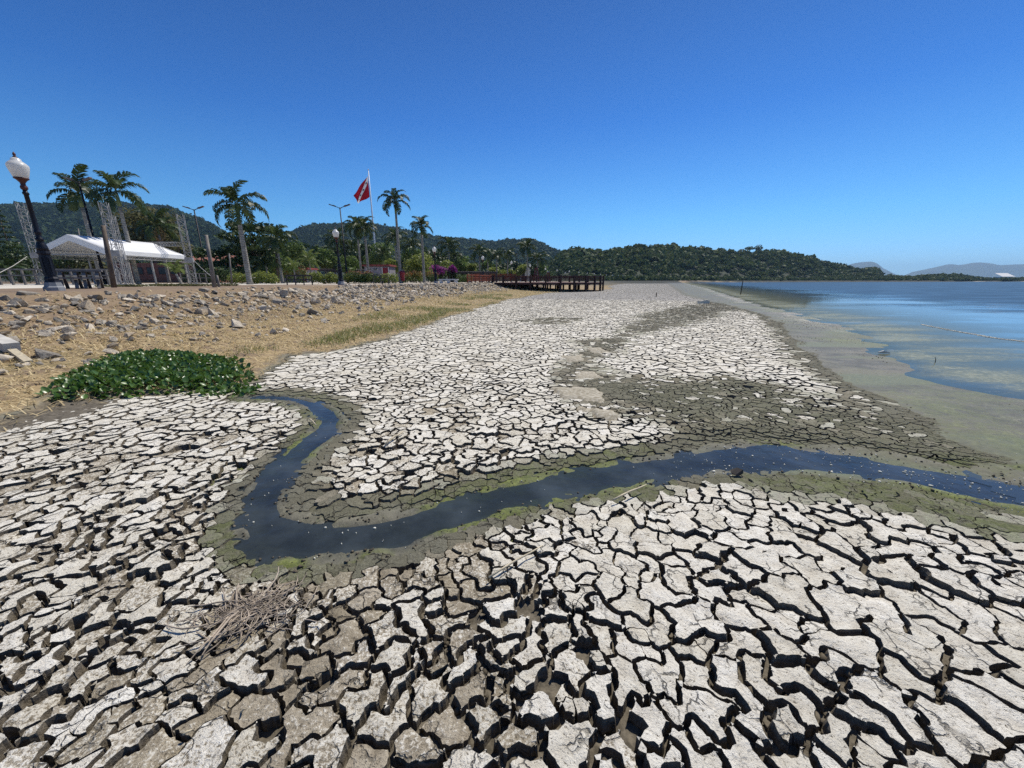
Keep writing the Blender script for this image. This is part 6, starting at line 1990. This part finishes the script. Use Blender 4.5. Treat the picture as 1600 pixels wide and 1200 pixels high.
def brick_house():
    a = P(165, 440, 52); b = P(330, 440, 52)
    w = b.x - a.x
    t = thing("brick_building", "long low brick red building seen below the tent roof and beyond its legs", "building", ((a.x + b.x) / 2, 56, TOP))
    MB().box((0, 0, 1.25), (w, 6, 2.5)).build("wall", M_BRICK, t)
    for i in range(9):
        x = -w / 2 + w * (i + .5) / 9
        f = MB().box((x, -3.02, 1.5), (1.0, .08, 0.9)).build("window", M_LEGDARK, t)
        MB().box((x, -3.07, 1.5), (.85, .03, .75)).build("pane", M_DARKGLASS, f)
    MB().box((0, -3.05, 0.55), (w, .1, .08)).build("ledge", M_TILE, t)
    a = P(286, 396, 60); b = P(352, 396, 60)
    w = b.x - a.x
    h = P(300, 398, 60).z - TOP
    t = thing("tiled_house", "house with clay tiled roof and white edge right of the far lattice tower", "house", ((a.x + b.x) / 2, 62, TOP))
    MB().box((0, 0, (h - 1) / 2), (w * .9, 4, h - 1)).build("wall", M_LEGDARK, t)
    mb = MB()
    hw = w / 2
    mb.v = [(-hw, -2.6, h - 1.1), (hw, -2.6, h - 1.1), (hw, 2.6, h - 1.1), (-hw, 2.6, h - 1.1), (-hw, 0, h), (hw, 0, h)]
    mb.f = [(0, 1, 5, 4), (2, 3, 4, 5), (0, 4, 3), (1, 2, 5), (3, 2, 1, 0)]
    mb.build("roof", M_TILE, t)
    MB().box((-w * .22, -2.65, h - 1.16), (w * .5, .12, .18)).build("fascia", M_WALLWHITE, t)
    for x in (-.25, .1, .32):
        f = MB().box((w * x, -2.03, h * .42), (1.1, .08, 1.0)).build("window", M_WALLWHITE, t)
        MB().box((w * x, -2.08, h * .42), (.95, .03, .85)).build("pane", M_DARKGLASS, f)
brick_house()
def pergola(u0, u1, v, Y, label, n):
    a = P(u0, v, Y); b = P(u1, v, Y)
    h = a.z - TOP; w = b.x - a.x
    t = thing("pergola", label, "pergola", (a.x, Y, TOP))
    for y in (0, 2.6):
        MB().box((w / 2, y, h), (w, .12, .22)).build("beam", M_LEGDARK, t)
        for i in range(n):
            MB().box((w * (i + .1) / (n - .8), y, h / 2 - .06), (.14, .14, h - .1)).build("post", M_LEGDARK, t)
    for i in range(n * 3):
        MB().box((w * (i + .5) / (n * 3), 1.3, h + .16), (.07, 3.4, .11)).build("rafter", M_LEGDARK, t)
pergola(700, 776, 426, 62, "long dark timber pergola between bougainvillea and fourth street lamp", 7)
pergola(622, 664, 424, 64, "dark timber pergola behind the yellow green tree and slender palm", 5)
pergola(480, 560, 422, 62, "dark pergola in tree shade behind the second street lamp", 6)
def small_things():
    # brick red plaza wall behind the pergola
    for u0, u1, v, Y, nm, lab, mat in ((700, 738, 432, 72, "red_panel_wall", "dark red and white panelled wall below the pergola", M_REDPAINT),):
        a = P(u0, 440, Y); b = P(u1, v, Y)
        w = b.x - a.x; h = b.z - TOP
        t = thing(nm, lab, "wall", (a.x, Y, TOP))
        for i in range(6):
            MB().box((w * (i + .5) / 6, 0, h / 2), (w / 6 - .04, .14, h)).build("panel", (M_REDPAINT, M_WALLWHITE, M_REDPAINT, M_LEGDARK, M_REDPAINT, M_WALLGREY)[i], t)
    # white building near the pier
    a = P(813, 430, 104); b = P(829, 422, 104)
    w = b.x - a.x; h = b.z - TOP
    t = thing("white_building", "small white building between pale trees behind the pier", "building", ((a.x + b.x) / 2, 106, TOP))
    MB().box((0, 0, h / 2), (w, 3.4, h)).build("wall", M_WALLWHITE, t)
    mb = MB(); mb.v = [(-w / 2 - .2, -1.9, h), (w / 2 + .2, -1.9, h), (w / 2 + .2, 1.9, h), (-w / 2 - .2, 1.9, h), (w * .2, -1.9, h + .8), (w * .2, 1.9, h + .8)]
    mb.f = [(0, 1, 4), (2, 3, 5), (1, 2, 5, 4), (3, 0, 4, 5), (3, 2, 1, 0)]
    mb.build("roof", M_WALLWHITE, t)
    MB().box((-w * .2, -1.72, h * .42), (.8, .06, h * .8)).build("door", M_LEGDARK, t)
    # white building across the lake
    a = P(1553, 431, 545); b = P(1572, 428.6, 545)
    w = b.x - a.x; z0 = 2.0; h = b.z - z0
    t = thing("white_shed", "long white flat building on the far lake shore among low trees", "building", ((a.x + b.x) / 2, 540, z0 + 1.0))
    MB().box((0, 0, h * .2), (w, 8, h * .4)).build("wall", M_WALLWHITE, t)
    mb = MB(); mb.v = [(-w / 2 - .7, -5.5, h * .45), (w / 2 + .7, -5.5, h * .45), (w / 2 + .7, 4.5, h + .6), (-w / 2 - .7, 4.5, h + .6), (-w / 2 - .7, -5.5, h * .45 - .2), (w / 2 + .7, -5.5, h * .45 - .2), (w / 2 + .7, 4.5, h + .4), (-w / 2 - .7, 4.5, h + .4)]
    mb.f = [(0, 1, 2, 3), (7, 6, 5, 4), (0, 4, 5, 1), (1, 5, 6, 2), (2, 6, 7, 3), (3, 7, 4, 0)]
    mb.build("roof", M_WALLWHITE, t)
    # red climbing frames
    for u, vt, Y, wp, lab in ((838, 420, 68, 9, "taller red lattice climbing frame behind the pier railing"), (856.5, 425.5, 72, 7, "shorter red climbing frame with white top behind the pier railing")):
        c = P(u, vt, Y); w = P(u + wp, vt, Y).x - c.x; h = c.z - TOP
        t = thing("climbing_frame", lab, "climbing frame", (c.x, Y, TOP), "red climbing frames by the pier")
        for x in (-w / 2, w / 2):
            for y in (-w / 2, w / 2):
                MB().beam((x, y, 0), (x * .45, y * .45, h), .09).build("post", M_REDPAINT, t)
        for k in range(5):
            s = 1 - .55 * (k + .5) / 5; z = h * (k + .5) / 5
            mb = MB()
            for p, q in (((-1, -1), (1, -1)), ((1, -1), (1, 1)), ((1, 1), (-1, 1)), ((-1, 1), (-1, -1))):
                mb.beam((p[0] * w / 2 * s, p[1] * w / 2 * s, z), (q[0] * w / 2 * s, q[1] * w / 2 * s, z), .07)
            mb.beam((-w / 2 * s, -w / 2 * s, z), (w / 2 * s, -w / 2 * s, z + h / 5 * .9), .05)
            mb.build("rung_ring", M_REDPAINT, t)
        MB().box((0, 0, h + .08), (w * .5, w * .5, .16)).build("top_plate", M_WALLWHITE if Y == 72 else M_REDPAINT, t)
    # waste bin
    q = P(629, 437, 40)
    t = thing("waste_bin", "red round waste bin near the foot of the tallest palm", "waste bin", (q.x, 40, TOP))
    MB().lathe([(.20, .25), (.26, .95), (.28, .97), (.28, 1.02)], 14).build("bin", M_REDPAINT, t, True)
    MB().lathe([(.30, 1.03), (.28, 1.12), (.10, 1.22)], 14).build("lid", M_REDPAINT, t, True)
    MB().box((0, 0, .12), (.08, .08, .3)).build("post", M_LEGDARK, t)
    # white concrete bench by the third lamp
    a = P(686, 442, 42.5); b = P(716, 442, 42.5)
    t = thing("plaza_bench", "long low white concrete bench right of the third street lamp", "bench", (a.x, 42.5, TOP))
    MB().box(((b.x - a.x) / 2, 0, .38), (b.x - a.x, .5, .12)).build("seat", M_WALLWHITE, t)
    for k in (.12, .5, .88): MB().box(((b.x - a.x) * k, 0, .16), (.3, .4, .32)).build("leg", M_WALLWHITE, t)
    # white van, seen over the hedge
    q = P(379, 430, 62)
    t = thing("white_van", "white van roof and dark windscreen showing over the hedge beside the thick palm", "van", (q.x, 62, TOP))
    MB().box((0, 0, .72), (1.75, 4.2, .75)).build("body", M_WALLWHITE, t)
    mb = MB(); mb.v = [(-.86, -1.4, 1.1), (.86, -1.4, 1.1), (.86, 2.05, 1.1), (-.86, 2.05, 1.1), (-.74, -.8, 1.92), (.74, -.8, 1.92), (.74, 1.95, 1.92), (-.74, 1.95, 1.92)]
    mb.f = [(4, 5, 6, 7), (0, 1, 5, 4), (1, 2, 6, 5), (2, 3, 7, 6), (3, 0, 4, 7), (3, 2, 1, 0)]
    mb.build("cabin", M_WALLWHITE, t)
    mb = MB(); mb.face([(-.70, -1.36, 1.19), (.70, -1.36, 1.19), (.62, -.90, 1.80), (-.62, -.90, 1.80)])
    o = mb.build("windscreen", M_DARKGLASS, t); o.location = (0, -.02, .01)
    for x in (-.85, .85):
        for y in (-1.3, 1.35):
            MB().tube([(x - .1, y, .33), (x + .1, y, .33)], .33, 14).build("wheel", M_LEGDARK, t)
    for x in (-.6, .6): MB().box((x, -2.12, .75), (.3, .06, .16)).build("headlight", M_ALU, t)
small_things()

# ------------------------------------------------------------------ pier: a round timber deck on posts and the railed walkway to it
M_PIER = simple("red_brown_timber", (0.095, 0.036, 0.025), 0.8, 0, 0.35, 3.0)
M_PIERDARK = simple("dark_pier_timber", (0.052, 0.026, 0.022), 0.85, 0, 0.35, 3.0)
def build_pier():
    cx, cy, R = 4.4, 61.5, 9.4
    t = thing("timber_pier", "round dark red timber deck on posts standing over the dry lake bed", "pier", (cx, cy, 0))
    zd = 1.16
    n = 40
    # deck boards
    nb = 44
    for i in range(nb):
        y = -R + 2 * R * (i + .5) / nb
        hw = math.sqrt(max(0, R * R - y * y))
        if hw > .6: MB().box((0, y, zd), (2 * hw, 2 * R / nb - .02, .06)).build("board", M_PIER, t)
    mb = MB()
    for k in range(n):
        a, b = 2 * math.pi * k / n, 2 * math.pi * (k + 1) / n
        mb.beam((R * math.cos(a), R * math.sin(a), zd - .12), (R * math.cos(b), R * math.sin(b), zd - .12), .10, .24)
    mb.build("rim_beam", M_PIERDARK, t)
    for k in range(-4, 5):
        x = k * 2.1; hw = math.sqrt(max(0, R * R - x * x)) - .1
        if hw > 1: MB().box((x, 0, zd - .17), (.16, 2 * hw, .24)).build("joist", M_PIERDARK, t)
    m = 30
    post = MB().box((0, 0, 0), (.22, .22, 2.45)).mesh("post")
    low = MB().box((0, 0, 0), (.22, .22, 1.45)).mesh("support")
    for k in range(m):
        a = 2 * math.pi * (k + .5) / m
        x, y = R * math.cos(a) * 1.012, R * math.sin(a) * 1.012
        if x + cx < np.interp(y + cy, [c[1] for c in CREST], [c[0] for c in CREST]) + .3: continue
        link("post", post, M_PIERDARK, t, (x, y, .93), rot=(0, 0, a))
    for rr, kk in ((.62, 12), (.28, 6)):
        for k in range(kk):
            a = 2 * math.pi * k / kk
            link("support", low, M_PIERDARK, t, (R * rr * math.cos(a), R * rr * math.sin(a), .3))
    for k in range(m):
        a, b = 2 * math.pi * (k + .5) / m, 2 * math.pi * (k + 1.5) / m
        pa_, pb_ = Vector((R * math.cos(a), R * math.sin(a), 0)), Vector((R * math.cos(b), R * math.sin(b), 0))
        mid = (pa_ + pb_) / 2
        if mid.x < -R * .80 and abs(mid.y) < 5: continue          # the way in
        for z, h in ((2.02, .12), (1.80, .07), (1.62, .07), (1.44, .07)):
            MB().beam(pa_ + Vector((0, 0, z)), pb_ + Vector((0, 0, z)), .07, h).build("rail", M_PIER, t)
    # dark box-like stair under the far end
    # walkway railing along the bank to the left of the deck
    C = np.array(CREST)
    ys = np.linspace(46.8, 56.5, 8)
    pts = [(float(np.interp(y, C[:, 1], C[:, 0])) + 0.3, y) for y in ys]
    w = thing("walkway_railing", "orange red timber railing along the bank leading to the pier", "railing", (*pts[0], TOP))
    o = Vector((*pts[0], 0))
    for p in pts:
        q = Vector((*p, 0)) - o
        MB().box((q.x, q.y, .46), (.14, .14, 1.04)).build("post", M_WALKRED, w)
    for p, q in zip(pts[:-1], pts[1:]):
        a = Vector((*p, 0)) - o; b = Vector((*q, 0)) - o
        for z, h in ((.92, .12), (.66, .07), (.46, .07), (.26, .07)):
            MB().beam(a + Vector((0, 0, z)), b + Vector((0, 0, z)), .07, h).build("rail", M_WALKRED, w)
        MB().beam(a + Vector((-.02, 0, .04)), b + Vector((-.02, 0, .04)), .18, .1).build("kerb_board", M_PIERDARK, w)
    # lattice screen further back
    a = P(737, 441, 66); b = P(806, 441, 70)
    w2 = thing("lattice_screen", "orange red lattice screen behind the walkway railing", "screen", (a.x, 66, TOP))
    L = b.x - a.x
    for i in range(9): MB().box((L * i / 8, 4 * i / 8, .7), (.12, .12, 1.5)).build("post", M_WALKRED, w2)
    for k in range(6): MB().beam((0, 0, .2 + k * .22), (L, 4, .2 + k * .22), .04, .13).build("slat", M_WALKRED, w2)
M_WALKRED = simple("orange_red_timber", (0.27, 0.062, 0.026), 0.75, 0, 0.3, 3.0)
build_pier()

build_haze()
bpy.context.view_layer.update()
